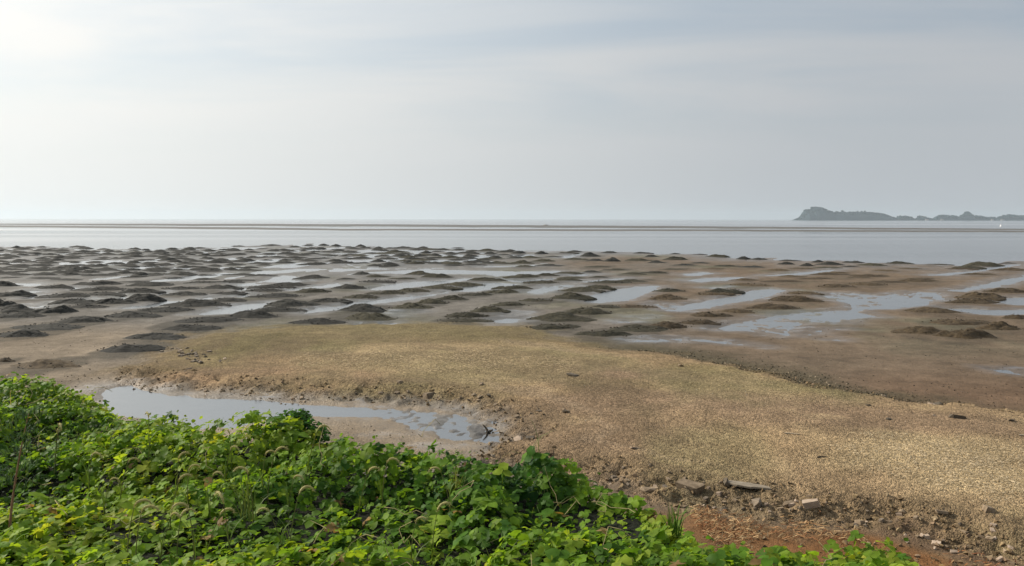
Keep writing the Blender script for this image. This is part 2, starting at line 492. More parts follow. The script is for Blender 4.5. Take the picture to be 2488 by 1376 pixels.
def mat_water(name, ripple, tint=(0.62, 0.62, 0.58)):
    m, t, out = new_mat(name)
    geo = N(t, 'ShaderNodeNewGeometry')
    mp_ = N(t, 'ShaderNodeMapping', ins={'Scale': (0.25, 1.0, 1.0)}); L(t, geo.outputs['Position'], mp_.inputs[0])
    n = N(t, 'ShaderNodeTexNoise', ins={'Scale': 1.6, 'Detail': 4.0, 'Roughness': 0.6}); L(t, mp_.outputs[0], n.inputs['Vector'])
    b = N(t, 'ShaderNodeBump', ins={'Strength': ripple, 'Distance': 0.03}); L(t, n.outputs[0], b.inputs['Height'])
    fr = N(t, 'ShaderNodeFresnel', ins={'IOR': 2.1}); L(t, b.outputs[0], fr.inputs['Normal'])
    gl_ = N(t, 'ShaderNodeBsdfGlossy', ins={'Roughness': 0.06}); L(t, b.outputs[0], gl_.inputs['Normal'])
    big = N(t, 'ShaderNodeMapping', ins={'Scale': (0.0012, 0.016, 1.0)}); L(t, geo.outputs['Position'], big.inputs[0])
    n2 = N(t, 'ShaderNodeTexNoise', ins={'Scale': 1.0, 'Detail': 5.0, 'Roughness': 0.6}); L(t, big.outputs[0], n2.inputs['Vector'])
    rg = N(t, 'ShaderNodeMapRange', ins={1: 0.35, 2: 0.65, 3: 0.05, 4: 0.30}); L(t, n2.outputs[0], rg.inputs[0])
    L(t, rg.outputs[0], gl_.inputs['Roughness'])
    tr = N(t, 'ShaderNodeBsdfTransparent', ins={'Color': tint + (1,)})
    fr_p = math_node(t, 'POWER', fr.outputs[0], 0.5)
    mx = N(t, 'ShaderNodeMixShader'); L(t, fr_p, mx.inputs[0]); L(t, tr.outputs[0], mx.inputs[1]); L(t, gl_.outputs[0], mx.inputs[2])
    L(t, mx.outputs[0], out.inputs[0])
    return m


def mat_rough(name, col, col2, scale=6.0, bump=0.6, rough=0.85, spec=0.25, use_attr=False, dist=0.05):
    m, t, out = new_mat(name)
    tcx = N(t, 'ShaderNodeTexCoord')
    oi = N(t, 'ShaderNodeObjectInfo')
    add = N(t, 'ShaderNodeVectorMath', operation='ADD')
    geo = N(t, 'ShaderNodeNewGeometry')
    L(t, geo.outputs['Position'], add.inputs[0])
    L(t, oi.outputs['Random'], add.inputs[1])
    n = N(t, 'ShaderNodeTexNoise', ins={'Scale': scale, 'Detail': 7.0, 'Roughness': 0.68}); L(t, add.outputs[0], n.inputs['Vector'])
    f = N(t, 'ShaderNodeMapRange', ins={1: 0.32, 2: 0.68, 3: 0.0, 4: 1.0}); L(t, n.outputs[0], f.inputs[0])
    c = mixcol(t, f.outputs[0], col, col2)
    if use_attr:
        a = attr(t, 'col')
        c = mixcol(t, 1.0, c, a.outputs['Color'], 'MULTIPLY')
    rv = N(t, 'ShaderNodeMapRange', ins={1: 0.0, 2: 1.0, 3: 0.75, 4: 1.25}); L(t, oi.outputs['Random'], rv.inputs[0])
    kc = N(t, 'ShaderNodeCombineXYZ')
    for i in range(3):
        L(t, rv.outputs[0], kc.inputs[i])
    c = mixcol(t, 1.0, c, kc.outputs[0], 'MULTIPLY')
    p = N(t, 'ShaderNodeBsdfPrincipled', ins={'Roughness': rough, 'Specular IOR Level': spec})
    L(t, c, p.inputs['Base Color'])
    b = N(t, 'ShaderNodeBump', ins={'Strength': bump, 'Distance': dist}); L(t, n.outputs[0], b.inputs['Height'])
    L(t, b.outputs[0], p.inputs['Normal'])
    L(t, p.outputs[0], out.inputs[0])
    return m


def mat_leaf(name, trans=0.4, rough=0.5):
    m, t, out = new_mat(name)
    a = attr(t, 'col')
    geo = N(t, 'ShaderNodeNewGeometry')
    n = N(t, 'ShaderNodeTexNoise', ins={'Scale': 22.0, 'Detail': 3.0}); L(t, geo.outputs['Position'], n.inputs['Vector'])
    f = N(t, 'ShaderNodeMapRange', ins={1: 0.3, 2: 0.7, 3: 0.8, 4: 1.2}); L(t, n.outputs[0], f.inputs[0])
    kc = N(t, 'ShaderNodeCombineXYZ')
    for i in range(3):
        L(t, f.outputs[0], kc.inputs[i])
    c = mixcol(t, 1.0, a.outputs['Color'], kc.outputs[0], 'MULTIPLY')
    p = N(t, 'ShaderNodeBsdfPrincipled', ins={'Roughness': rough, 'Specular IOR Level': 0.08}); L(t, c, p.inputs['Base Color'])
    tl = N(t, 'ShaderNodeBsdfTranslucent')
    c2 = mixcol(t, 1.0, c, (1.5, 1.35, 0.55), 'MULTIPLY'); L(t, c2, tl.inputs[0])
    mx = N(t, 'ShaderNodeMixShader', ins={0: trans}); L(t, p.outputs[0], mx.inputs[1]); L(t, tl.outputs[0], mx.inputs[2])
    L(t, mx.outputs[0], out.inputs[0])
    return m


M_GROUND = mat_ground()
M_SEA = mat_water('sea_water', 0.35)
M_POOL = mat_water('pool_water', 0.10, (0.80, 0.80, 0.76))
M_MOUND = [mat_rough('dark_weedy_mud', (0.012, 0.012, 0.011), (0.040, 0.038, 0.031), 5.0, 1.0, 0.9, 0.2),
           mat_rough('olive_weedy_mud', (0.018, 0.017, 0.011), (0.062, 0.055, 0.034), 5.0, 1.0, 0.9, 0.2),
           mat_rough('brown_weedy_mud', (0.032, 0.022, 0.013), (0.100, 0.072, 0.040), 5.0, 1.0, 0.9, 0.2)]
M_STONE = mat_rough('tan_stone', (0.14, 0.10, 0.062), (0.32, 0.245, 0.165), 9.0, 0.5, 0.85, 0.3, dist=0.02)
M_GREY = mat_rough('grey_stone', (0.115, 0.09, 0.064), (0.25, 0.20, 0.148), 9.0, 0.5, 0.85, 0.3, dist=0.02)
M_SLAB = mat_rough('slab_stone', (0.17, 0.14, 0.10), (0.30, 0.25, 0.19), 9.0, 0.5, 0.85, 0.3, dist=0.02)
M_DARK = mat_rough('dark_stone', (0.050, 0.041, 0.030), (0.145, 0.115, 0.08), 9.0, 0.5, 0.85, 0.3, dist=0.02)
M_PINK = mat_rough('pale_stone', (0.27, 0.20, 0.145), (0.44, 0.345, 0.26), 9.0, 0.4, 0.8, 0.3, dist=0.02)
M_GRAVEL = mat_rough('gravel', (0.8, 0.8, 0.8), (1.15, 1.15, 1.15), 20.0, 0.2, 0.9, 0.2, use_attr=True, dist=0.01)
M_LEAF = mat_leaf('vine_leaf', 0.5)
M_PLANT = mat_leaf('weed_leaf', 0.25)
M_STRAW = mat_leaf('straw', 0.0, 0.8)
M_SAND = mat_rough('sandbar_mud', (0.055, 0.052, 0.047), (0.115, 0.107, 0.095), 0.08, 0.2, 0.8, 0.3)
M_ISLE = mat_rough('haze_tinted_ground', (0.010, 0.026, 0.034), (0.028, 0.052, 0.060), 0.05, 0.4, 0.95, 0.1)  # blue of the distant haze is mixed into the land colour
M_WOOD = mat_rough('haze_tinted_wood', (0.008, 0.024, 0.027), (0.022, 0.048, 0.048), 0.2, 0.4, 0.95, 0.1)  # tree colour shifted to blue, carrying part of the haze
M_PALE = mat_rough('pale_wall', (0.24, 0.24, 0.23), (0.32, 0.31, 0.30), 0.4, 0.1, 0.9, 0.2)
M_ROOF = mat_rough('dark_roof', (0.10, 0.08, 0.07), (0.16, 0.13, 0.11), 0.4, 0.1, 0.9, 0.2)
M_WHITE = mat_rough('white_paint', (0.78, 0.78, 0.77), (0.82, 0.82, 0.81), 2.0, 0.05, 0.4, 0.4)
M_BARK = mat_rough('dry_stem', (0.20, 0.10, 0.06), (0.33, 0.19, 0.11), 30.0, 0.2, 0.8, 0.2, dist=0.01)
M_RUN = mat_rough('pale_runner', (0.20, 0.17, 0.07), (0.36, 0.30, 0.15), 30.0, 0.2, 0.8, 0.2, dist=0.01)
M_STICK = mat_rough('bleached_wood', (0.42, 0.34, 0.23), (0.58, 0.48, 0.35), 14.0, 0.3, 0.8, 0.2, dist=0.01)

# ------------------------------------------------------------------ where the mud mounds stand
MOUNDS = []     # pixel centre x, top, bottom, width
for ox, lst in ((0, ((30, 590, 640, 180), (380, 608, 655, 250), (80, 650, 715, 260), (690, 580, 630, 260), (720, 630, 675, 330), (1080, 590, 640, 330), (1000, 640, 690, 260), (1290, 635, 665, 230), (1320, 668, 710, 260),
                     (740, 670, 710, 260), (480, 685, 725, 330), (540, 725, 770, 260), (820, 715, 770, 240), (1020, 690, 750, 260), (20, 715, 790, 180), (110, 770, 830, 260), (380, 770, 840, 270), (610, 765, 800, 230),
                     (100, 820, 875, 360), (930, 815, 870, 350), (600, 855, 912, 360), (330, 905, 965, 440), (160, 950, 1015, 330), (1400, 735, 790, 380), (1180, 780, 830, 360), (1620, 720, 755, 240), (1580, 620, 660, 240),
                     (1640, 660, 700, 220), (1920, 615, 655, 280), (1880, 650, 680, 240), (1960, 685, 725, 330), (2070, 730, 790, 330), (1960, 790, 830, 330), (1800, 815, 875, 330), (1480, 865, 910, 400), (1380, 910, 965, 360),
                     (1120, 970, 1030, 360), (950, 1040, 1120, 400), (340, 1170, 1240, 420), (40, 1150, 1190, 140), (2230, 550, 585, 220), (2050, 600, 640, 280), (2220, 645, 690, 240), (2350, 720, 760, 240), (2280, 870, 920, 340),
                     (970, 550, 575, 170), (880, 525, 545, 170), (1190, 525, 550, 200), (1220, 560, 580, 160), (950, 590, 610, 180), (560, 545, 560, 170), (720, 540, 565, 200), (470, 580, 595, 190), (300, 570, 585, 220),
                     (100, 560, 580, 200), (1440, 600, 620, 200), (1620, 595, 615, 220), (1720, 580, 600, 200), (1460, 570, 590, 160), (1860, 545, 565, 180))),
                (830, ((140, 760, 830, 330), (200, 830, 890, 320), (140, 695, 730, 230), (330, 660, 700, 260), (500, 645, 685, 240), (490, 755, 805, 250), (640, 725, 770, 220), (790, 700, 740, 200), (950, 675, 710, 220),
                       (1130, 645, 690, 230), (1210, 620, 660, 220), (870, 880, 905, 340), (890, 820, 870, 280), (1050, 780, 830, 240), (1190, 750, 785, 240), (1560, 830, 895, 390), (1740, 790, 845, 330), (1390, 725, 755, 220),
                       (1510, 900, 955, 330), (1860, 950, 1005, 330), (1630, 680, 735, 260), (1700, 640, 680, 260), (1420, 585, 620, 230), (1290, 545, 580, 230), (1040, 560, 600, 220), (850, 600, 635, 280), (700, 625, 660, 250),
                       (680, 540, 580, 200), (550, 520, 555, 170), (150, 525, 555, 130), (250, 545, 575, 160), (260, 585, 615, 220), (60, 610, 660, 220), (430, 570, 592, 170), (40, 570, 592, 120), (2330, 640, 680, 200),
                       (2310, 700, 740, 240), (1900, 590, 620, 260), (2060, 580, 610, 240), (1830, 620, 660, 220), (2080, 775, 800, 260), (1880, 780, 800, 220), (2130, 920, 970, 380), (2330, 890, 945, 250), (1600, 570, 600, 180))),
                (1660, ((640, 760, 810, 330), (380, 800, 835, 240), (190, 815, 865, 260), (120, 880, 920, 260), (790, 700, 755, 330), (850, 670, 700, 250), (300, 640, 690, 250), (220, 670, 705, 240), (1080, 615, 650, 250),
                        (1310, 600, 635, 270), (1470, 590, 615, 240), (720, 590, 612, 260), (940, 570, 592, 200), (440, 575, 598, 170), (480, 610, 640, 260), (1660, 575, 610, 280), (1240, 565, 580, 170), (1340, 540, 570, 200),
                        (1060, 535, 560, 230), (1780, 790, 835, 330), (2120, 675, 735, 300), (2060, 720, 770, 330), (1960, 870, 925, 420), (1990, 930, 1020, 330), (2250, 890, 960, 260), (1700, 925, 990, 330), (2380, 830, 880, 190),
                        (2290, 640, 690, 260)))):
    for a, b, c_, d in lst:
        MOUNDS.append((ox + a / 2.928, 480 + b / 2.928, 480 + c_ / 2.928, d / 2.928))
for a, b, c_, d in ((80, 155, 190, 140), (310, 150, 195, 130), (560, 165, 190, 180), (640, 150, 175, 130), (780, 165, 220, 180), (960, 160, 185, 160), (980, 200, 270, 150), (1290, 165, 190, 150), (1380, 195, 225, 140), (1250, 225, 265, 230),
                    (1600, 170, 192, 150), (1610, 205, 255, 200), (1840, 185, 200, 130), (2020, 180, 225, 220), (2270, 185, 245, 130), (2430, 215, 250, 150), (1430, 250, 285, 160), (1700, 285, 310, 200), (1850, 265, 290, 180), (1200, 370, 400, 220),
                    (1400, 360, 390, 260), (200, 205, 235, 180), (420, 205, 225, 150), (120, 240, 290, 200), (330, 235, 270, 200), (650, 220, 255, 200), (820, 235, 265, 160), (150, 300, 325, 190), (380, 290, 315, 220), (860, 310, 330, 260), (560, 360, 390, 240), (800, 350, 380, 180),
                    (350, 375, 415, 200), (600, 415, 440, 240), (850, 405, 430, 180), (1030, 335, 355, 200), (1600, 330, 350, 220), (2100, 290, 320, 240), (2350, 300, 330, 240), (2000, 330, 345, 200)):
    MOUNDS.append((1240 + a / 4.013, 570 + b / 4.013, 570 + c_ / 4.013, d / 4.013))
for a, b, c_, d in ((290, 212, 235, 160), (520, 225, 237, 150), (650, 213, 230, 130), (790, 228, 240, 130), (500, 245, 275, 140), (230, 240, 260, 150), (190, 255, 295, 150), (390, 275, 310, 150), (620, 258, 300, 210), (850, 245, 280, 190),
                    (1040, 270, 310, 250), (1040, 222, 245, 180), (1270, 255, 290, 230), (1250, 235, 245, 150), (1430, 215, 235, 120), (1520, 247, 255, 180), (1730, 225, 255, 230), (1650, 280, 300, 280), (2100, 245, 310, 330), (1950, 285, 335, 260), (2340, 270, 285, 180),
                    (1880, 320, 345, 250), (350, 320, 340, 220), (120, 330, 360, 220), (600, 310, 330, 250), (820, 300, 320, 200), (680, 360, 385, 250), (1150, 340, 365, 240), (1400, 320, 340, 240), (2350, 310, 360, 300), (2050, 370, 400, 280), (1500, 420, 445, 260), (250, 395, 420, 220), (900, 390, 415, 220)):
    MOUNDS.append((1860 + a / 3.962, 570 + b / 3.962, 570 + c_ / 3.962, d / 3.962))
n_noted = len(MOUNDS)
# the crowd of small mounds towards the water on the left and in the middle
rs = random.Random(5)
k = 0
for row_v in np.arange(602, 672, 4.3):
    u = -40 + rs.uniform(0, 40)
    while u < 1260:
        w_ = rs.uniform(30, 58) * (0.75 + (row_v - 600) / 150)
        v_ = row_v + rs.uniform(-2.5, 2.5) - (u - 300) * 0.006
        lim = np.interp(u, [p[0] for p in EDGE], [p[1] for p in EDGE])
        h_ = rs.uniform(5, 10) * (0.7 + (row_v - 600) / 120)
        ok = v_ - h_ * .4 > lim - 3 and not (u > 600 and v_ > 650) and rs.random() < (0.93 if u < 620 else 0.72)
        if ok:
            MOUNDS.append((u, v_ - h_, v_, w_))
        u += w_ * rs.uniform(0.80, 1.45)
place = []
for i, (u, vt, vb, w_) in enumerate(MOUNDS):
    X, Y = ground(u, vb)
    X, Y = float(X), float(Y)
    width = w_ * Y / FPX * 1.27
    T = (vb - vt) * Y / FPX
    D = 0.62 * width
    hh = max(0.13, min(0.62, (T - 0.30 * D * CAM_H / Y) * 0.74)) * (0.8 if Y > 60 else 1.0)
    s_ = 1 + 0.5 * D / Y
    place.append((X * s_, Y + D * 0.5, width, D, hh, u, vb))
PLACE += [(p[0], p[1], p[2], p[3]) for p in place]

# ------------------------------------------------------------------ the ground: one sheet from behind the camera to beyond the horizon
ys = [-20, -15, -10, -6, -3, -1, 0.5]
y = 1.2
while y < 11.5:
    ys.append(y); y += 0.11
while y < 170:
    ys.append(y); y += max(0.05, y * y / (CAM_H * 804.0) * 0.72)
while y < 7000:
    ys.append(y); y *= 1.10
ys = np.array(ys)
NX = 900
ss = np.linspace(-1, 1, NX)
GX = ss[None, :] * (0.80 * np.maximum(ys, 0)[:, None] + 9.0)
GY = np.repeat(ys[:, None], NX, 1)
F = fields(GX, GY)


def lerp(a, b, t):
    return np.asarray(a)[None, None, :] * (1 - t[..., None]) + (np.asarray(b) if np.ndim(b) > 1 else np.asarray(b)[None, None, :]) * t[..., None]


def over(c, b, t):
    return c * (1 - t[..., None]) + np.asarray(b)[None, None, :] * t[..., None]


MUD_GREY, MUD_BROWN, TAN, STRAW, OLIVE, PINK, RED = (.150, .137, .120), (.142, .106, .074), (.278, .196, .112), (.42, .320, .180), (.175, .142, .068), (.255, .175, .115), (.175, .086, .036)
C = np.zeros(GX.shape + (3,)) + np.array(MUD_GREY)
azr = GX / np.maximum(GY, 3)
b1 = fbm(GX * 0.35, GY * 0.22, 81, 5); b2 = fbm(GX * 0.8, GY * 0.5, 87, 5)
bn = fbm(GX * 0.10, GY * 0.07, 71, 4)
brown = sstep(azr + 0.10 * bn + 0.15 * sstep(45 - GY, 0, 18), 0.02, 0.30)
C = over(C, MUD_BROWN, brown)
C = over(C, (.13, .125, .085), 0.7 * sstep(fbm(GX * 0.16, GY * 0.1, 77, 4), 0.15, 0.8) * sstep(GY, 30, 45))
C = over(C, (.22, .175, .125), sstep(-azr + 0.15 * bn, 0.30, 0.46) * sstep(48 - GY, 0, 9) * 0.9)          # dry sand by the left end of the bar
C = over(C, (.135, .086, .054), sstep(azr, 0.30, 0.5) * sstep(34 - GY, 0, 8) * 0.8)
C = C * (1 - 0.22 * sstep(F['wet'], 0.2, 1.0) * (1 - brown * .4))[..., None]
C = over(C, (.30, .275, .235), 0.8 * sstep(0.002 - F['h'], 0.0, 0.02) * (GY < 110))  # pool beds painted paler to stand in for reflected sky
rill = fbm(GX * 0.5 + GY * 0.12, GY * 1.1, 191, 5, 0.6)
C = C * (1 + 0.16 * b2 + 0.14 * rill)[..., None]
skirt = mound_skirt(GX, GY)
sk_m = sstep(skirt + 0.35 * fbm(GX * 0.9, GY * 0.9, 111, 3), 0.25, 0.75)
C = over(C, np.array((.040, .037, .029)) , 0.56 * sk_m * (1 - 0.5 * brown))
inb = sstep(F['sb'] + 0.45 * fbm(GX * 1.3, GY * 0.7, 171, 4), -0.6, 0.6)
B = np.zeros_like(C) + np.array(TAN)


def blob(cx, cy, rx, ry, soft=0.5):
    X, Y = ground(cx, cy); Y = float(Y)
    wx, wy = rx * Y / FPX, ry * Y * Y / (CAM_H * FPX)
    d = np.sqrt(((GX - X) / wx) ** 2 + ((GY - Y) / wy) ** 2) + 0.35 * b1 + 0.2 * b2
    return 1 - sstep(d, 1 - soft, 1 + soft)


for cx, cy, rx, ry, c, a in ((620, 860, 280, 50, OLIVE, .95), (900, 815, 420, 28, OLIVE, .85), (1300, 830, 200, 25, OLIVE, .5), (1100, 890, 380, 40, STRAW, .75), (780, 905, 200, 20, (.36, .25, .14), .7),
                             (1500, 940, 200, 30, PINK, .8), (1250, 945, 160, 18, STRAW, .55), (1740, 920, 130, 22, OLIVE, .75), (1950, 970, 220, 22, OLIVE, .75), (1560, 975, 170, 22, OLIVE, .5),
                             (1700, 1010, 420, 30, PINK, .6), (2150, 1060, 420, 38, PINK, .55), (2180, 1140, 240, 50, STRAW, .85), (2400, 1215, 220, 45, STRAW, .8), (2380, 1130, 150, 30, STRAW, .4),
                             (1500, 1090, 300, 50, (.27, .185, .115), .6), (600, 935, 330, 16, (.33, .22, .13), .8), (1900, 1115, 220, 40, (.30, .205, .115), .5)):
    B = over(B, c, a * blob(cx, cy, rx, ry))
B = B * (1 + 0.20 * b1 + 0.16 * b2)[..., None]
straw_m = sstep(b2 + 0.4 * b1, 0.35, 0.9) * 0.5
B = over(B, STRAW, 0.6 * straw_m * sstep(F['sb'], 0.5, 2))
B = over(B, (.185, .160, .080), 0.55 * sstep(fbm(GX * 0.22 + 7, GY * 0.16, 211, 5), 0.12, 0.7))
drift = fbm(F['sb'] * 1.1 + 0.5 * b1, GX * 0.12, 161, 4)
B = over(B, (.16, .115, .07), 0.5 * sstep(drift, 0.15, 0.7))
B = over(B, (.30, .225, .15), 0.4 * sstep(-drift, 0.25, 0.8))
B = over(B, (.20, .16, .085), 0.7 * sstep(GY, 34, 43))
C = C * (1 - inb[..., None]) + B * inb[..., None]
C = over(C, (.13, .095, .058), 0.55 * F['scarp'] * sstep(fbm(GX * 1.7, GY * 1.7, 99, 3), -0.2, 0.5))
# far edge of the bar: dark damp fringe
fsb = F['sb'] + 0.5 * fbm(GX * 0.9, GY * 0.6, 181, 4)
fringe = sstep(fsb, -1.8, -0.3) * (1 - sstep(fsb, -0.1, 1.1)) * sstep(GY, 22, 28) * sstep(azr, 0.05, 0.15)
C = over(C, (.075, .065, .040), 0.75 * fringe)
# mud on the near side of the pool, red litter below the ledge
sh = sstep(F['sp'], -4, -0.6) * (1 - sstep(F['sp'], 0.1, 0.6)) * sstep(-F['sb'], -.1, .6)
C = over(C, (.225, .165, .100), 0.85 * sh * (GY < 26))
low = sstep(-F['sb'], 0.1, 1.0) * sstep(GX, 2.0, 4.0) * (GY < 17.5)
C = over(C, (.165, .112, .062), 0.95 * low)
C = over(C, RED, low * sstep(-F['sb'] + 0.9 * b2, 0.1, 1.2) * (0.5 + 0.5 * sstep(b1, -.4, .4)))
C = over(C, (.085, .055, .03), 0.6 * low * sstep(b2 - b1 * .5, 0.25, 0.8))
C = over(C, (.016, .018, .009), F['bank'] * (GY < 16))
grit = np.clip(inb * 1.0 + 0.25 + 0.3 * sh - 0.25 * F['wet'], 0, 1)
C = np.clip(C, 0.012, 0.6)
idx = np.arange(len(ys) * NX).reshape(len(ys), NX)
faces = np.stack([idx[:-1, :-1], idx[:-1, 1:], idx[1:, 1:], idx[1:, :-1]], -1).reshape(-1, 4)
V = np.stack([GX, GY, F['h']], -1).reshape(-1, 3)
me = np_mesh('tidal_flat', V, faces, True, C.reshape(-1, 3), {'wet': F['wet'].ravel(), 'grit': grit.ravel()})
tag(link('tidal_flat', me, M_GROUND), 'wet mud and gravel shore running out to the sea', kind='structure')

# ------------------------------------------------------------------ water: the sea and every pool of the flat lie at level 0
hq = F['h']
cellmin = np.minimum(np.minimum(hq[:-1, :-1], hq[:-1, 1:]), np.minimum(hq[1:, 1:], hq[1:, :-1]))
cy = 0.25 * (GY[:-1, :-1] + GY[1:, 1:] + GY[:-1, 1:] + GY[1:, :-1]); cx = 0.25 * (GX[:-1, :-1] + GX[1:, 1:] + GX[:-1, 1:] + GX[1:, :-1])
issea = cy > edge_y(cx, cy) - 9
wetcell = (cellmin < 0.004) & (cy > 10)
nid = F['near'][:-1, :-1]
fq = faces.reshape(len(ys) - 1, NX - 1, 4)
V0 = V.copy(); V0[:, 2] = 0.0


def water_obj(name, mask, mat, label):
    f = fq[mask]
    if len(f) == 0:
        return None
    u, inv = np.unique(f.ravel(), return_inverse=True)
    return tag(link(name, np_mesh(name, V0[u], inv.reshape(-1, 4), True), mat), label, kind='structure')


water_obj('sea', issea & ((cellmin < 0.004) | (cy > 200)), M_SEA, 'calm grey sea beyond the mud flat')
for i in range(len(pud_w) + 1):
    m_ = wetcell & ~issea & (nid == i)
    if m_.sum() > 3:
        water_obj('tide_pool', m_, M_POOL, 'shallow pool at the foot of the green bank' if i == len(pud_w) else 'shallow tide pool between mud mounds')
water_obj('furrow_water', wetcell & ~issea & (nid == -1), M_POOL, 'thin water lying in the furrows of the mud flat')

# ------------------------------------------------------------------ sandbars out in the sea
def sandbar(pts_lo, pts_hi, hgt, seed, label):
    xs = np.linspace(-700, 3200, 420)
    lo = np.interp(xs, *zip(*pts_lo)); hi = np.interp(xs, *zip(*pts_hi))
    x0, y0 = ground(xs, lo); x1, y1 = ground(xs, hi)
    n = fbm(xs / 60, xs * 0, seed, 4)
    n2 = fbm(xs / 25, xs * 0 + 5, seed + 5, 4)
    rows = []
    for t, z in ((0, -0.15), (0.12, 0.02), (0.4, 1.0), (0.75, 0.8), (0.95, 0.02), (1.0, -0.2)):
        yy = y0 + (y1 - y0) * t + (y1 - y0) * 0.10 * n * (1 - abs(t - .5))
        xx = x0 / y0 * yy
        zz = np.where(z > 0.1, hgt * z * (0.75 + 0.45 * n2), z)
        rows.append(np.stack([xx, yy, zz], 1))
    v = np.concatenate(rows)
    k = len(xs)
    ii = np.arange(6 * k).reshape(6, k)
    f = np.stack([ii[:-1, :-1], ii[:-1, 1:], ii[1:, 1:], ii[1:, :-1]], -1).reshape(-1, 4)
    tag(link('sandbar', np_mesh('sandbar', v, f, True), M_SAND), label, kind='structure')


sandbar([(-700, 552), (0, 552.8), (600, 559), (830, 561), (1660, 563), (2488, 565.5), (3200, 567)], [(-700, 547), (0, 547.5), (600, 552.5), (830, 556), (1660, 557.5), (2488, 560.5), (3200, 562)], 0.2, 3, 'nearer dark sandbar lying along the sea')
sandbar([(-700, 546.5), (0, 547), (600, 551), (1000, 552.5), (1660, 556.5), (2200, 559), (2488, 560), (3200, 561)], [(-700, 543.2), (0, 543.5), (600, 543.8), (1000, 545.5), (1660, 549.5), (2200, 554), (2488, 556), (3200, 557)], 0.2, 8, 'paler sandbar behind the dark one')

# ------------------------------------------------------------------ mud mounds, each one a thing
def mound_mesh(seed, rings, segs, amp):
    rr = np.linspace(0, 1, rings) ** 0.85
    th = np.linspace(0, 2 * np.pi, segs, endpoint=False)
    out = 1 + 0.20 * fbm(np.cos(th) * 1.3 + seed * 9, np.sin(th) * 1.3, seed, 3) + 0.07 * fbm(np.cos(th) * 4 + seed, np.sin(th) * 4, seed + 3, 2)
    r = rr[:, None] * out[None, :]
    x = r * np.cos(th); y_ = r * np.sin(th)
    prof = (1 - rr ** 2.0) ** 1.25
    lump = 1 + 0.45 * fbm(x * 1.3 + seed * 3.1, y_ * 1.3, seed + 7, 3)
    z = prof[:, None] * lump + amp * fbm(x * 4.5 + seed, y_ * 4.5, seed + 11, 3, 0.6) * (1 - rr[:, None] ** 3)
    z[-1] = -0.25
    v = np.stack([x, y_, z], -1).reshape(-1, 3)
    f = []
    for i in range(rings - 1):
        for j in range(segs):
            a = i * segs + j; b = i * segs + (j + 1) % segs
            f.append((a, a + segs, b + segs, b))
    return v, np.array(f)


MV_HI = [mound_mesh(i, 20, 56, 0.22) for i in range(14)]
MV_LO = [mound_mesh(i + 40, 10, 24, 0.15) for i in range(10)]
mesh_cache = {}


def mound_data(i, hi, mat):
    key = (i, hi, mat)
    if key not in mesh_cache:
        v, f = (MV_HI if hi else MV_LO)[i]
        me_ = np_mesh('mud_mound', v, f, True)
        me_.materials.append(M_MOUND[mat])
        mesh_cache[key] = me_
    return mesh_cache[key]


zg = height([p[0] for p in place], [p[1] for p in place])
order = sorted(range(len(place)), key=lambda i: -(place[i][2] / place[i][1]))
solo = set(order[:300])
FIRST = {(340, 1240, 0): 'wide low brown heap on the sand just behind the top of the left green vines',
         (950, 1120, 0): 'long dark heap tapering to a point at the left end of the gravel bar',
         (1120, 1030, 0): 'dark heap second from the pointed near end of the row beside the gravel bar',
         (1380, 965, 0): 'broad dark heap third from the pointed near end of the row beside the gravel bar',
         (1480, 910, 0): 'broad dark heap fourth from the pointed near end of the row beside the gravel bar',
         (1800, 875, 0): 'dark heap in the row left of the bar, below a bright pool',
         (160, 1015, 0): 'lowest dark heap of the overlapping pair at the left edge above the sand',
         (330, 965, 0): 'long dark heap resting behind the lowest left heap on grey mud',
         (600, 912, 0): 'dark heap next up the row from the overlapping pair at the left edge',
         (930, 870, 0): 'dark heap third up the row from the left edge pair, below a bright pool',
         (100, 875, 0): 'massive dark heap cut by the left edge of the flat',
         (40, 1190, 0): 'small brown heap cut by the left edge behind the vines',
         (140, 830, 830): 'tall dark heap at the near end of the long bright channel',
         (200, 890, 830): 'broad dark heap at the far edge of the olive gravel, before the tall one',
         (870, 905, 830): 'flat dark heap touching the far edge of the gravel bar in the middle',
         (890, 870, 830): 'dark heap behind the flat one at the middle of the gravel edge',
         (1560, 895, 830): 'large dark heap right of the small broken pool in the middle',
         (1740, 845, 830): 'dark heap joined to the back of the large heap by the broken pool',
         (1510, 955, 830): 'low brown heap where the gravel bar begins to turn right',
         (1860, 1005, 830): 'low dark heap beside the thin pale water strip at the gravel edge',
         (2130, 970, 830): 'flattened brown heap behind the thin pale water strip',
         (640, 810, 1660): 'peaked brown heap left of the big broken pool on the right',
         (790, 755, 1660): 'brown heap behind the peaked one near the big broken pool',
         (1960, 925, 1660): 'ragged brown heap at the back of the heap cluster on the right flat',
         (1990, 1020, 1660): 'tall dark heap at the front of the clustered heaps on the right flat',
         (2250, 960, 1660): 'rounded dark heap at the right of the clustered heaps on the right flat',
         (1700, 990, 1660): 'low ragged heap at the left of the clustered heaps on the right flat',
         (2380, 880, 1660): 'small dark heap at the right edge below the straight water strip',
         (1780, 835, 1660): 'low dark heap below the start of the straight water strip on the right',
         (2120, 735, 1660): 'brown heap between the big broken pool and the pool at the right edge',
         (2060, 770, 1660): 'brown heap in front of another beside the straight water strip'}
named = {}
for (a, b, ox), txt in FIRST.items():
    named[(round(ox + a / 2.928, 2), round(480 + b / 2.928, 2))] = txt
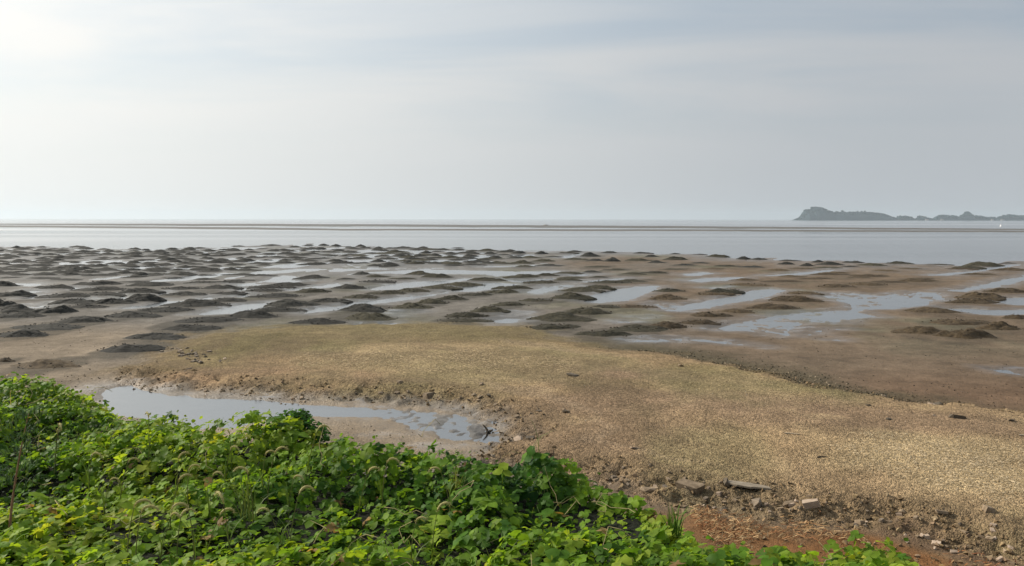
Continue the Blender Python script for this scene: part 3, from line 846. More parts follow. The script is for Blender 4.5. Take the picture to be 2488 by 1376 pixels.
POOLS = [('the big broken pool on the right', 1720, 2300, 708, 818), ('the straight water strip on the right', 2290, 2488, 745, 768), ('the pool cut by the right edge', 2410, 2488, 722, 745),
         ('the thin channel slanting up to the right edge', 2290, 2488, 672, 708), ('the broad pool right of the centre', 1407, 1597, 695, 738), ('the streaked pool right of the broad pool', 1660, 1913, 702, 752),
         ('the long bright channel in the middle', 850, 1100, 704, 756), ('the wide bright pool in the middle', 1090, 1257, 685, 710), ('the narrow channel behind the middle pools', 890, 1150, 676, 704),
         ('the small broken pool in the middle', 1188, 1278, 773, 786), ('the bright squarish pool on the left flat', 659, 752, 670, 690), ('the bright pool left of the gravel bar', 478, 677, 736, 767),
         ('the narrow bright pool at mid left', 297, 465, 730, 752), ('the little bright pool at the far left', 26, 99, 689, 696), ('the crooked bright pool at the left edge', 58, 150, 737, 753)]
auto = {}
for nm, x0_, x1_, y0_, y1_ in POOLS:
    rel = {}
    for i, (u, vt, vb, w_) in enumerate(MOUNDS[:n_noted]):
        if (round(u, 2), round(vb, 2)) in named or i in auto or vb < 646:
            continue
        dx = max(x0_ - u, 0, u - x1_); dy = max(y0_ - vb, 0, vb - y1_) * 4
        if dx == 0 and vb < (y0_ + y1_) / 2:
            k_ = 'behind'
        elif dx == 0:
            k_ = 'in front of'
        else:
            k_ = 'to the left of' if u < x0_ else 'to the right of'
        d_ = math.hypot(dx, dy)
        if d_ < 190 and (dx == 0 or dy < 80):
            rel.setdefault(k_, []).append((d_, i))
    for k_, l_ in rel.items():
        l_.sort()
        for q, (d_, i) in zip(('nearest', 'second nearest', 'third nearest'), l_):
            auto[i] = q + ' mound ' + k_ + ' ' + nm
wl = sorted((u, i) for i, (u, vt, vb, w_) in enumerate(MOUNDS[:n_noted]) if vb < 650 and u >= 1240 and vb < np.interp(u, [p[0] for p in EDGE], [p[1] for p in EDGE]) + 9)
ORD = 'first second third fourth fifth sixth seventh eighth ninth tenth eleventh twelfth thirteenth fourteenth fifteenth sixteenth seventeenth eighteenth nineteenth twentieth'.split()
for q, (u, i) in enumerate(wl[:20]):
    auto[i] = ORD[q] + ' from the left of the mounds lapped by the sea on the right half'
far_v, far_f, nv = [], [], 0
for i, (X, Y, width, D, hh, u, vb) in enumerate(place):
    hi = width / Y * FPX > 62
    mi = rs.randrange(14 if hi else 10)
    tone = u + rs.uniform(-200, 200) + (vb - 700) * 1.2
    mat_i = 0 if tone < 900 else (1 if tone < 1650 else 2)
    if vb < 655 and u > 1100:
        mat_i = rs.choice((0, 1))
    if vb > 880:
        mat_i = 2 if u < 300 else mat_i
    rot = rs.choice((0, math.pi)) + rs.uniform(-0.25, 0.25)
    if i in solo:
        o = bpy.data.objects.new('mud_mound', mound_data(mi, hi, mat_i))
        COL.objects.link(o)
        o.location = (X, Y, zg[i] - 0.03)
        o.rotation_euler = (0, 0, rot)
        o.scale = (width * 0.5, D * 0.5, hh)
        lab = named.get((round(u, 2), round(vb, 2)))
        if lab is None and i in auto:
            lab, g = auto[i], 'mounds around the pools of the flat'
        elif lab is None:
            if vb < 650:
                lab, g = ('small dark mound in the crowded far rows beside the open water', 'far mounds by the open water') if u < 1240 else ('small dark mound standing near the waterline on the right half of the flat', 'waterline mounds on the right')
            elif u < 830:
                lab, g = 'dark mud mound in the close rows on the grey left flat', 'mounds of the left rows'
            elif u < 1660:
                lab, g = 'low dark mound along the bright channels in the middle of the flat', 'mounds along the middle channels'
            else:
                lab, g = 'low brown mound on the brown right flat above the big broken pool', 'mounds on the brown right flat'
        else:
            g = 'large mounds nearest the gravel bar'
        tag(o, lab, 'mud mound', g)
    else:
        v, f = MV_LO[mi % 10]
        c, s_ = math.cos(rot), math.sin(rot)
        vv = v * np.array([width * .5, D * .5, hh])
        vv = np.stack([vv[:, 0] * c - vv[:, 1] * s_ + X, vv[:, 0] * s_ + vv[:, 1] * c + Y, vv[:, 2] + zg[i] - 0.03], 1)
        far_v.append(vv); far_f.append(f + nv); nv += len(v)
if far_v:
    tag(link('far_mounds', np_mesh('far_mounds', np.concatenate(far_v), np.concatenate(far_f), True), M_MOUND[0]), 'countless small far mud mounds near the open water', kind='stuff')

# ------------------------------------------------------------------ the headland and islets on the right
Z7 = lambda pts: [(1880 + a / 4.092, 480 + b / 4.092) for a, b in pts]
ISLE_Y = 3300.0


def island(profile, depth, seed, dy, label, name='island'):
    """a ridge of land whose skyline follows the profile"""
    a = np.array(profile)
    us = np.arange(a[0, 0] - 6, a[-1, 0] + 6, 0.8)
    vs = np.interp(us, a[:, 0], a[:, 1])
    Yc = ISLE_Y + dy
    base_v = 534.6 + CAM_H * FPX / Yc * 0.9
    xs = (us - W0 / 2) / FPX * Yc
    hs = np.maximum(base_v - vs, 0) / FPX * Yc
    hs = hs * sstep(us, a[0, 0] - 5, a[0, 0] + 2) * (1 - sstep(us, a[-1, 0] - 2, a[-1, 0] + 5))
    ts = np.linspace(-1, 1, 25)
    X = np.repeat(xs[None, :], len(ts), 0)
    Y = Yc + ts[:, None] * depth * (0.6 + 0.4 * np.sqrt(np.maximum(hs, 0.01) / hs.max()))[None, :] + 0 * X
    pr = np.clip(1 - np.abs(ts) ** 1.6, 0, 1)[:, None]
    rock = 1 + 0.16 * fbm(X / 22, Y / 22, seed, 4) * (1 - pr)
    Z = hs[None, :] * pr ** 0.75 * rock - 1.0
    v = np.stack([X, Y, Z], -1).reshape(-1, 3)
    k_ = len(us)
    ii = np.arange(len(ts) * k_).reshape(len(ts), k_)
    f = np.stack([ii[:-1, :-1], ii[:-1, 1:], ii[1:, 1:], ii[1:, :-1]], -1).reshape(-1, 4)
    tag(link(name, np_mesh(name, v, f, False), M_ISLE), label, kind='structure')
    return xs, hs, Yc


def clump(rng, c, r, sq=0.8):
    """one far tree crown: a ragged low-poly ball"""
    bm = bmesh.new()
    bmesh.ops.create_icosphere(bm, subdivisions=2, radius=1.0)
    v = np.array([q.co[:] for q in bm.verts]); f = np.array([[q.index for q in p.verts] for p in bm.faces])
    bm.free()
    v = v * (0.8 + 0.45 * rng.random(len(v)))[:, None] * np.array([r, r, r * sq]) + np.array(c)
    return v, f


g = np.random.default_rng(3)


def wood(spans, name, label):
    vs, fs, n = [], [], 0
    for xs, hs, Yc, prob, rmin, rmax, lift in spans:
        for x, h_ in zip(xs, hs):
            if h_ > 3 and g.random() < prob:
                for q in range(2):
                    r_ = g.uniform(rmin, rmax)
                    dy = g.uniform(-35, 5)
                    zz = h_ * max(0.15, 1 - (abs(dy) / 75.0) ** 1.6) - 1
                    v, f = clump(g, (x + g.uniform(-2, 2), Yc + dy, zz + r_ * lift - r_ * 0.5), r_)
                    vs.append(v); fs.append(f + n); n += len(v)
    tag(link(name, np_mesh(name, np.concatenate(vs), np.concatenate(fs), False), M_WOOD), label, kind='stuff')


head = island(Z7([(165, 236), (200, 228), (240, 213), (270, 185), (300, 134), (352, 130), (362, 110), (440, 110), (500, 128), (560, 153), (660, 156), (800, 158), (950, 160), (1040, 168), (1100, 183), (1150, 208), (1200, 226)]), 75, 5, 0,
              'wooded headland with a steep bluff rising from the sea', 'headland')
wood([head + (0.45, 3.0, 6.5, 0.55)], 'far_wood', 'wood covering the distant headland')
isl = []
for j, (pr_, lab) in enumerate((([(1185, 226), (1215, 200), (1240, 192), (1320, 192), (1350, 214), (1390, 226)], 'small wooded islet next to the headland'),
                               ([(1385, 222), (1410, 208), (1435, 188), (1480, 204), (1520, 216), (1580, 222)], 'smallest pointed islet in the island chain'),
                               ([(1575, 222), (1600, 192), (1625, 182), (1700, 184), (1790, 190), (1815, 205), (1835, 205)], 'long tree covered islet in the island chain'),
                               ([(1825, 208), (1850, 185), (1872, 165), (1925, 165), (1945, 185), (2040, 193), (2070, 203), (2210, 205), (2225, 215)], 'islet with a square topped knoll'),
                               ([(2215, 208), (2235, 188), (2310, 178), (2390, 184), (2488, 190), (2700, 195), (2900, 220)], 'wooded land running out at the right end of the island chain'))):
    q = island(Z7(pr_), 40, 20 + j, 80 + 10 * j, lab)
    isl.append(q + (0.45, 2.5, 5.0, 0.5))
wood(isl, 'island_trees', 'trees along the chain of far islets')
# square knoll crown and lone trees that stand clear of the ridge
def far_tree(u, v_top, hpx, wpx, Yc, label):
    X = (u - W0 / 2) / FPX * Yc
    zt = (534.4 + CAM_H * FPX / Yc * 0.9 - v_top) / FPX * Yc
    r_ = wpx / 2 / FPX * Yc
    root = link('far_tree', None, loc=(X, Yc - 6, zt - hpx / FPX * Yc))
    tag(root, label, 'tree')
    hh = hpx / FPX * Yc
    bm = bmesh.new()
    bmesh.ops.create_cone(bm, segments=6, radius1=0.5, radius2=0.3, depth=hh, cap_ends=True)
    m_ = bpy.data.meshes.new('trunk'); bm.to_mesh(m_); bm.free()
    link('trunk', m_, M_ISLE, root, (0, 0, hh * 0.3))
    vs, fs, n = [], [], 0
    for q in range(7):
        v, f = clump(g, (g.uniform(-.6, .6) * r_, g.uniform(-.6, .6) * r_, hh * g.uniform(0.45, 0.85)), r_ * g.uniform(.45, .7))
        vs.append(v); fs.append(f + n); n += len(v)
    link('crown', np_mesh('crown', np.concatenate(vs), np.concatenate(fs)), M_WOOD, root)


far_tree(1880 + 665 / 4.092, 480 + 137 / 4.092, 6, 6, ISLE_Y, 'lone tree poking above the level ridge of the headland')
far_tree(1880 + 815 / 4.092, 480 + 140 / 4.092, 6, 4, ISLE_Y, 'thin tree, first of three on the headland ridge')
far_tree(1880 + 852 / 4.092, 480 + 138 / 4.092, 6, 4, ISLE_Y, 'thin tree, second of three on the headland ridge')
far_tree(1880 + 886 / 4.092, 480 + 138 / 4.092, 6, 5, ISLE_Y, 'thin tree, third of three on the headland ridge')
far_tree(1880 + 1897 / 4.092, 480 + 150 / 4.092, 9, 14, ISLE_Y + 110, 'broad crowned tree clump on top of the square knoll')


def far_house(u, w_m, h_m, Yc, label):
    X = (u - W0 / 2) / FPX * Yc
    root = link('far_house', None, loc=(X, Yc - 48, 0.6))
    tag(root, label, 'house', 'houses on the islet shore')
    bm = bmesh.new()
    bmesh.ops.create_cube(bm, size=1.0)
    bmesh.ops.scale(bm, vec=(w_m, 7, h_m + 2), verts=bm.verts)
    m_ = bpy.data.meshes.new('wall'); bm.to_mesh(m_); bm.free()
    link('wall', m_, M_PALE, root, (0, 0, h_m / 2 - 1))
    hw, hd = w_m / 2 + .4, 4.0
    vv = [(-hw, -hd, 0), (hw, -hd, 0), (hw, hd, 0), (-hw, hd, 0), (-hw, 0, 2.2), (hw, 0, 2.2)]
    m_ = bpy.data.meshes.new('roof'); m_.from_pydata(vv, [], [(0, 1, 5, 4), (2, 3, 4, 5), (0, 4, 3), (1, 2, 5), (3, 2, 1, 0)])
    link('roof', m_, M_ROOF, root, (0, 0, h_m + 0.01))


far_house(1880 + 2090 / 4.092, 9, 4.0, ISLE_Y + 100, 'low pale house on the shore right of the square knoll')
far_house(1880 + 2190 / 4.092, 13, 4.0, ISLE_Y + 100, 'longer pale house on the shore before the last wooded land')
far_house(1880 + 1600 / 4.092, 10, 4.0, ISLE_Y + 80, 'pale house at the near end of the long tree covered islet')
far_house(1880 + 1450 / 4.092, 10, 3.5, ISLE_Y + 70, 'pale house under the smallest pointed islet')

# white buoy and the two lumps standing in the water
bx, by = ground(2432, 551.0)
root = link('buoy', None, loc=(float(bx), float(by), 0)); tag(root, 'white buoy floating on the sea in front of the islets', 'buoy')
bm = bmesh.new(); bmesh.ops.create_uvsphere(bm, u_segments=16, v_segments=10, radius=0.85)
m_ = bpy.data.meshes.new('float'); bm.to_mesh(m_); bm.free(); link('float', m_, M_WHITE, root, (0, 0, 0.35))
bm = bmesh.new(); bmesh.ops.create_cone(bm, segments=10, radius1=0.45, radius2=0.12, depth=1.2, cap_ends=True)
m_ = bpy.data.meshes.new('topmark'); bm.to_mesh(m_); bm.free(); link('topmark', m_, M_WHITE, root, (0, 0, 1.6))

# ------------------------------------------------------------------ stones
def hull(seed, n, flat=0.7, sx=1.0):
    rg = np.random.default_rng(seed)
    p = rg.normal(size=(n, 3)); p /= np.linalg.norm(p, axis=1)[:, None]
    p *= rg.uniform(0.75, 1.0, (n, 1))
    p *= np.array([0.5 * sx, 0.42, 0.5 * flat])
    bm = bmesh.new()
    for q in p:
        bm.verts.new(q)
    r_ = bmesh.ops.convex_hull(bm, input=bm.verts)
    bmesh.ops.delete(bm, geom=[v for v in bm.verts if not v.link_faces], context='VERTS')
    bmesh.ops.triangulate(bm, faces=bm.faces)
    bm.verts.index_update()
    v = np.array([q.co[:] for q in bm.verts]); f = np.array([[q.index for q in q2.verts] for q2 in bm.faces])
    bm.free()
    return v, f


def block(seed, flat, sx):
    """an angular broken stone: a skewed block with chipped corners"""
    rg = np.random.default_rng(seed)
    pts = []
    for a in (-1, 1):
        for b in (-1, 1):
            for c in (-1, 1):
                q = np.array([a, b, c]) * rg.uniform(.62, 1.0, 3)
                pts.append(q)
                if rg.random() < .35:
                    pts.append(q * np.array([.55, 1.05, 1.0])[rg.permutation(3)])
    p = np.array(pts) * np.array([.5 * sx, .40, .5 * flat])
    bm = bmesh.new()
    for q in p:
        bm.verts.new(q)
    bmesh.ops.convex_hull(bm, input=bm.verts)
    bmesh.ops.delete(bm, geom=[v for v in bm.verts if not v.link_faces], context='VERTS')
    bmesh.ops.triangulate(bm, faces=bm.faces)
    bm.verts.index_update()
    v = np.array([q.co[:] for q in bm.verts]); f = np.array([[q.index for q in q2.verts] for q2 in bm.faces])
    bm.free()
    return v, f


STONES = [(block if i % 3 == 0 else (lambda sd, fl, sx: hull(sd, 12, fl, sx)))(100 + i, 0.62 + 0.3 * (i % 3) / 2, 1.05 + 0.14 * (i % 4)) for i in range(14)]
stone_me = {}


def stone(u, v, wpx, mat, label, group='stones of the shore', si=None, name='stone', tall=1.0, tilt=0.25, z=None):
    X, Y = ground(u, v, 0.2)
    X, Y = float(X), float(Y)
    w_ = wpx * Y / FPX * 1.02
    si = rs.randrange(14) if si is None else si
    key = (si, mat.name)
    if key not in stone_me:
        m__ = np_mesh('stone', *STONES[si]); m__.materials.append(mat); stone_me[key] = m__
    o = bpy.data.objects.new(name, stone_me[key]); COL.objects.link(o)
    zz = float(height(X, Y + w_ * .3)[0])
    o.location = (X, Y + w_ * 0.3, zz + w_ * 0.10 * tall)
    o.scale = (w_, w_, w_ * tall)
    o.rotation_euler = (rs.uniform(-tilt, tilt), rs.uniform(-tilt, tilt), rs.uniform(0, 6.28))
    tag(o, label, 'stone', group)
    return o


BIG = [(1680, 1190, 50, M_STONE, 'large blocky tan stone, biggest in the rubble ledge', 1.0), (1576, 1192, 42, M_STONE, 'tan stone at the left end of the rubble ledge beside the vines', .8),
       (1843, 1228, 38, M_GREY, 'grey five sided stone below the flat slab', 1.0), (1973, 1238, 30, M_PINK, 'pale squarish block standing up in the rubble ledge', 1.2),
       (1936, 1228, 16, M_PINK, 'small pale stone just left of the pale upright block', 1.0), (1768, 1192, 36, M_DARK, 'dark grey block under the left end of the flat slab', 1.0),
       (1748, 1199, 14, M_PINK, 'small whitish stone beside the dark block', 1.0), (2108, 1262, 16, M_GREY, 'upright grey stone in the middle of the rubble ledge', 1.3), (2081, 1264, 14, M_GREY, 'rounded grey stone next to the upright one', 1.0),
       (2160, 1243, 11, M_PINK, 'white stone catching light at the top of the ledge', 1.0), (2195, 1247, 16, M_STONE, 'tan stone in a dark gap at the top of the ledge', .9), (2405, 1272, 28, M_STONE, 'tilted tan stone with a dark side near the right edge', 1.1),
       (2415, 1318, 26, M_PINK, 'pinkish flat stone low in the right rubble', .7), (2446, 1336, 24, M_STONE, 'rounded brownish stone lowest in the right rubble', .9), (2206, 1304, 15, M_PINK, 'pale stone just above the yellow leaf tip', .9),
       (2240, 1292, 13, M_PINK, 'small pale pink stone in the sloping rubble', .8), (2345, 1294, 16, M_STONE, 'flat tan stone in the middle of the right rubble', .7), (2415, 1296, 16, M_PINK, 'pale flat stone above the pinkish one', .7),
       (2275, 1318, 18, M_PINK, 'flat pale stone at the foot of the right rubble', .7), (2322, 1328, 18, M_PINK, 'flat whitish stone sunk at the foot of the right rubble', .7), (2292, 1266, 26, M_STONE, 'long sloping tan stone above the right rubble', .6),
       (2335, 1282, 14, M_GREY, 'curved grey stone in the right rubble', .9), (1258, 1070, 32, M_PINK, 'pale pinkish stone at the right tip of the near pool', .8), (1288, 1068, 22, M_DARK, 'dark flat stone touching the pale one at the pool tip', .6),
       (1178, 1122, 26, M_STONE, 'slanted tan stone on the slope above the vine tops', .8), (1196, 1110, 18, M_GREY, 'grey stone behind the slanted tan one', .8), (1187, 975, 18, M_DARK, 'dark boulder on the bank between pool and gravel', 1.0),
       (1170, 950, 18, M_STONE, 'brown stone at the top of the eroded pool bank', .9), (1043, 960, 26, M_STONE, 'tan block at the right end of the eroded pool bank', 1.1), (1310, 1008, 20, M_DARK, 'dark flat stone right of the pool on brown gravel', .6),
       (1376, 1017, 22, M_DARK, 'long dark stone on the brown gravel right of the pool', .5), (1655, 902, 17, M_STONE, 'lone tan stone standing alone on the far gravel', 1.1), (2288, 990, 36, M_DARK, 'dark flat stone lying on the edge of the right mud', .5),
       (2268, 989, 20, M_PINK, 'whitish stone against the dark flat one on the mud edge', .6), (2330, 1036, 26, M_DARK, 'dark lump on the gravel near the right edge', .7), (2316, 1034, 12, M_PINK, 'pale chip leaning on the dark lump near the right edge', .9),
       (2150, 972, 16, M_STONE, 'flat tan stone on the far gravel edge', .5), (2109, 1001, 12, M_DARK, 'small dark stone on the olive gravel', .7), (2460, 1042, 20, M_DARK, 'dark stone cut close to the right edge on the gravel', .8), (2160, 1041, 12, M_DARK, 'small dark stone in the pinkish gravel', .9),
       (485, 893, 18, M_GREY, 'grey cobble at the foot of the cobble patch', .8), (1393, 931, 30, M_DARK, 'thin dark stone lying flat on the yellow gravel', .3), (2272, 1031, 16, M_PINK, 'flat whitish stone left of the dark lump', .4),
       (1545, 1112, 26, M_PINK, 'low pale stone half sunk in the gravel above the vines', .3)]
for u, v, w_, mt, lab, tall in BIG:
    stone(u, v, w_, mt, lab, tall=tall)
# rubble of the ledge, the pool bank and the cobble patch
for n_, pts, mats, wr, lab, grp in (
        (105, [(1440, 1150), (1520, 1168), (1600, 1180), (1700, 1196), (1800, 1208), (1900, 1224), (2000, 1240), (2100, 1252), (2200, 1272), (2300, 1300), (2400, 1322), (2480, 1345)], (M_STONE, M_STONE, M_GREY, M_DARK, M_PINK), (8, 19), 'angular stone in the rubble ledge along the gravel bar', 'rubble ledge stones'),
        (34, [(830, 955), (880, 952), (930, 950), (990, 952), (1050, 958), (1110, 968), (1200, 990), (1290, 1015), (1360, 1020)], (M_DARK, M_STONE, M_STONE), (7, 16), 'clod on the eroded bank behind the near pool', 'clods of the pool bank'),
        (30, [(300, 925), (380, 935), (460, 938), (540, 942), (620, 944), (690, 952), (760, 960)], (M_STONE,), (6, 13), 'clod along the low bank at the far side of the near pool', 'clods along the low pool bank')):
    a = np.array(pts, float)
    for i in range(n_):
        t = rs.uniform(0, len(a) - 1.001); j = int(t)
        p = a[j] + (a[j + 1] - a[j]) * (t - j)
        mt_ = rs.choice(mats)
        stone(p[0] + rs.uniform(-14, 14), p[1] + rs.gauss(2, 11 if n_ > 100 else 6), rs.uniform(*wr) * (0.8 + 0.5 * rs.random() ** 3), mt_, {M_STONE: 'small tan ', M_GREY: 'small grey ', M_DARK: 'small dark ', M_PINK: 'small pale '}[mt_] + lab, grp, tall=rs.uniform(.6, 1.1))
for i in range(40):
    t = rs.random()
    stone(425 + 65 * t + rs.gauss(0, 22), 850 + 38 * t + rs.gauss(0, 9), rs.uniform(7, 12), rs.choice((M_GREY, M_GREY, M_DARK, M_PINK)), 'grey cobble in the cobble patch at the left end of the gravel bar', 'cobbles at the left end of the gravel bar', tall=.8)

# flat slab on the ledge and the bleached stick
X, Y = ground(1818, 1182, 0.35)
bm = bmesh.new()
pl = [(-0.62, -.02), (-0.45, .16), (0.1, .20), (0.55, .12), (0.62, -.05), (0.2, -.14), (0.12, -.20), (-0.25, -.17)]
vb_ = [bm.verts.new((a, b, 0)) for a, b in pl]
fc = bm.faces.new(vb_)
ext = bmesh.ops.extrude_face_region(bm, geom=[fc])
bmesh.ops.translate(bm, vec=(0, 0, 0.07), verts=[e for e in ext['geom'] if isinstance(e, bmesh.types.BMVert)])
bmesh.ops.recalc_face_normals(bm, faces=bm.faces)
bmesh.ops.bevel(bm, geom=bm.edges[:], offset=0.012, segments=1, affect='EDGES')
m_ = bpy.data.meshes.new('stone_slab'); bm.to_mesh(m_); bm.free()
sl = link('stone_slab', m_, M_SLAB, loc=(float(X), float(Y) + .1, float(height(X, Y)[0]) + 0.05))
sl.rotation_euler = (R(-4), R(3), R(-18)); sl.scale = (0.80, 0.9, 0.7)
tag(sl, 'long flat tan slab lying on top of the rubble ledge', 'stone')


def tube_np(path, radii, k=5):
    path = np.array(path, float)
    n = len(path)
    vs = []
    for i in range(n):
        d = path[min(i + 1, n - 1)] - path[max(i - 1, 0)]
        d /= np.linalg.norm(d) + 1e-9
        a = np.cross(d, (0, 0, 1.0) if abs(d[2]) < 0.9 else (1.0, 0, 0)); a /= np.linalg.norm(a)
        b = np.cross(d, a)
        for j in range(k):
            t = 2 * np.pi * j / k
            vs.append(path[i] + radii[i] * (np.cos(t) * a + np.sin(t) * b))
    f = [(i * k + j, i * k + (j + 1) % k, (i + 1) * k + (j + 1) % k, (i + 1) * k + j) for i in range(n - 1) for j in range(k)]
    return np.array(vs), np.array(f)


def stick(u0, v0, u1, v1, r_, mat, label):
    a = gp([(u0, v0), (u1, v1)], 0.3)
    zz = height(a[:, 0], a[:, 1]) + r_
    mid = a.mean(0)
    path = [(a[0, 0] + (a[1, 0] - a[0, 0]) * t - mid[0], a[0, 1] + (a[1, 1] - a[0, 1]) * t - mid[1] + 0.02 * math.sin(5 * t), zz[0] + (zz[1] - zz[0]) * t - zz.mean()) for t in np.linspace(0, 1, 7)]
    v, f = tube_np(path, np.linspace(r_, r_ * .6, 7), 6)
    tag(link('stick', np_mesh('stick', v, f, True), mat, loc=(mid[0], mid[1], zz.mean())), label, 'stick')


stick(1905, 1073, 1942, 1073.5, 0.018, M_STICK, 'bleached straight stick lying on the pinkish gravel')
stick(2474, 1070.5, 2510, 1070.8, 0.018, M_STICK, 'bleached stick at the right edge of the gravel')
stick(1986, 1126, 2006, 1124.5, 0.018, M_DARK, 'short dark stick on the gravel left of the straw patch')
# forked snag standing in the near pool
X, Y = ground(1185, 1052)
root = link('snag', None, loc=(float(X), float(Y), float(height(X, Y)[0]))); tag(root, 'dark forked snag poking out of the near pool', 'snag')
v, f = tube_np([(0, 0, -.05), (-0.02, 0, .10), (-.09, .02, .19), (-.14, .02, .24)], [.04, .035, .025, .012]); link('limb', np_mesh('limb', v, f, True), M_DARK, root)
v, f = tube_np([(0.02, 0, -.05), (.06, 0, .06), (.14, .01, .10)], [.05, .05, .02]); link('limb', np_mesh('limb', v, f, True), M_DARK, root)
stone(1812, 570, 7, M_DARK, 'left of two small lumps standing in the shallow sea', 'lumps in the shallow sea', tall=1.2)
stone(1818, 570, 6, M_DARK, 'right of two small lumps standing in the shallow sea', 'lumps in the shallow sea', tall=1.2)
stone(620, 560.5, 6, M_DARK, 'tiny dark lump in the sea in front of the nearer sandbar', 'lumps in the shallow sea', tall=1.0)
stone(1326, 547, 11, M_STONE, 'low dark hump on the paler sandbar', 'lumps in the shallow sea', tall=.5)

# ------------------------------------------------------------------ gravel: tens of thousands of pebbles, one mass
def gravel(n, xr, yr, wr, accept, colf, seed, name, label, zoff=0.1):
    rg = np.random.default_rng(seed)
    yy = 1.0 / (1.0 / yr[1] + rg.random(n) * (1.0 / yr[0] - 1.0 / yr[1]))     # denser near by
    xx = rg.uniform(xr[0], xr[1], n) * yy
    FF = fields(xx, yy)
    keep = rg.random(n) < accept(xx, yy, FF)
    xx, yy, hz = xx[keep], yy[keep], FF['h'][keep]
    m = len(xx)
    w_ = wr[0] + (wr[1] - wr[0]) * rg.random(m) ** 2.5
    cols = colf(xx, yy, {k_: (v_[keep] if isinstance(v_, np.ndarray) else v_) for k_, v_ in FF.items()}, rg)
    vs, fs, cs, nn = [], [], [], 0
    kind = rg.integers(0, 8, m)
    for q in range(8):
        v, f = hull(300 + q, 7, 0.7)
        sel = np.where(kind == q)[0]
        if not len(sel):
            continue
        a = rg.uniform(0, 6.28, len(sel))
        c, s_ = np.cos(a), np.sin(a)
        vv = v[None] * w_[sel][:, None, None] * np.array([1, 1, 1])
        P = np.stack([vv[..., 0] * c[:, None] - vv[..., 1] * s_[:, None] + xx[sel][:, None], vv[..., 0] * s_[:, None] + vv[..., 1] * c[:, None] + yy[sel][:, None], vv[..., 2] + (hz[sel] + w_[sel] * zoff)[:, None]], -1)
        vs.append(P.reshape(-1, 3)); cs.append(np.repeat(cols[sel], len(v), 0))
        fs.append((f[None] + (nn + np.arange(len(sel)) * len(v))[:, None, None]).reshape(-1, 3)); nn += len(sel) * len(v)
    tag(link(name, np_mesh(name, np.concatenate(vs), np.concatenate(fs), False, np.concatenate(cs)), M_GRAVEL), label, kind='stuff')


def bar_cols(x, y_, FF, rg):
    base = np.array([(.28, .195, .105), (.33, .24, .13), (.20, .138, .075), (.37, .28, .17), (.14, .10, .06), (.29, .20, .125)])
    return base[rg.choice(6, len(x), p=[.3, .22, .2, .08, .1, .1])] * rg.uniform(.75, 1.2, (len(x), 1))


gravel(34000, (-0.45, 0.72), (12.5, 42), (0.02, 0.062), lambda x, y_, f: sstep(f['sb'], -0.4, 0.3) * (0.45 + 0.55 * sstep(f['nz'], -.3, .6)) * (1 - 0.35 * sstep(y_, 22, 38)), bar_cols, 5, 'gravel', 'loose tan gravel covering the bar')
gravel(22000, (-0.5, 0.72), (12.0, 34), (0.05, 0.19), lambda x, y_, f: np.maximum(f['scarp'] * 0.95, 0.22 * sstep(f['sb'], -2.8, -0.3) * (f['sb'] < 0.1) * (y_ < 18.5)), bar_cols, 6, 'rubble', 'broken rubble along the edges of the gravel bar')
gravel(17000, (-0.62, 0.72), (20, 60), (0.03, 0.10), lambda x, y_, f: sstep(f['h'], 0.02, 0.05) * (1 - sstep(f['sb'], -.2, .4)) * (0.15 + 0.85 * sstep(f['nz'], .1, .7)),
       lambda x, y_, f, rg: np.array([(.06, .05, .035), (.11, .085, .055), (.30, .26, .20)])[rg.choice(3, len(x), p=[.55, .37, .08])] * rg.uniform(.8, 1.2, (len(x), 1)), 7, 'pebbles', 'small dark pebbles and shells scattered over the mud')
gravel(8000, (0.0, 0.55), (23, 36), (0.05, 0.14), lambda x, y_, f: sstep(f['sb'], -1.4, -0.2) * (1 - sstep(f['sb'], 0.2, 1.2)) * sstep(x / y_, 0.05, .15) * sstep(y_ - 21 - 0 * x, 0, 2),
       lambda x, y_, f, rg: np.array([(.05, .045, .03), (.10, .08, .05), (.24, .19, .13)])[rg.choice(3, len(x), p=[.5, .3, .2])], 8, 'shingle', 'dark weedy shingle along the far edge of the gravel bar')

# clods and weed lumps lying on the nearer mounds
rgm = np.random.default_rng(44)
cv, cf, cc, nn = [], [], [], 0
HC = [hull(400 + q, 7, 0.8) for q in range(6)]
for (X, Y, width, D, hh, u, vb), z0 in zip(place, zg):
    if Y > 75:
        continue
    for q in range(int(24 * min(1.6, width / 3))):
        a_ = rgm.uniform(0, 6.28); r_ = math.sqrt(rgm.random()) * 1.02
        px_, py_ = r_ * math.cos(a_), r_ * math.sin(a_)
        sz = rgm.uniform(.05, .13) * (0.7 + Y / 120)
        v, f = HC[q % 6]
        zt = z0 + hh * max(0.0, 1 - r_ ** 2) ** 1.25 * rgm.uniform(.75, 1.05)
        cv.append(v * np.array([sz * 1.5, sz, sz * .75]) + np.array([X + px_ * width * .5, Y + py_ * D * .5, zt + .01]))
        cf.append(f + nn); nn += len(v)
        t_ = np.clip((u + rgm.uniform(-200, 200) - 700) / 1100, 0, 1)
        cc.append(np.repeat(((1 - t_) * np.array((.022, .021, .018)) + t_ * np.array((.062, .045, .027)))[None] * rgm.uniform(.55, 1.9), len(v), 0))
tag(link('clods', np_mesh('clods', np.concatenate(cv), np.concatenate(cf), False, np.concatenate(cc)), M_GRAVEL), 'clods of mud and weed lying on the nearer mounds', kind='stuff')

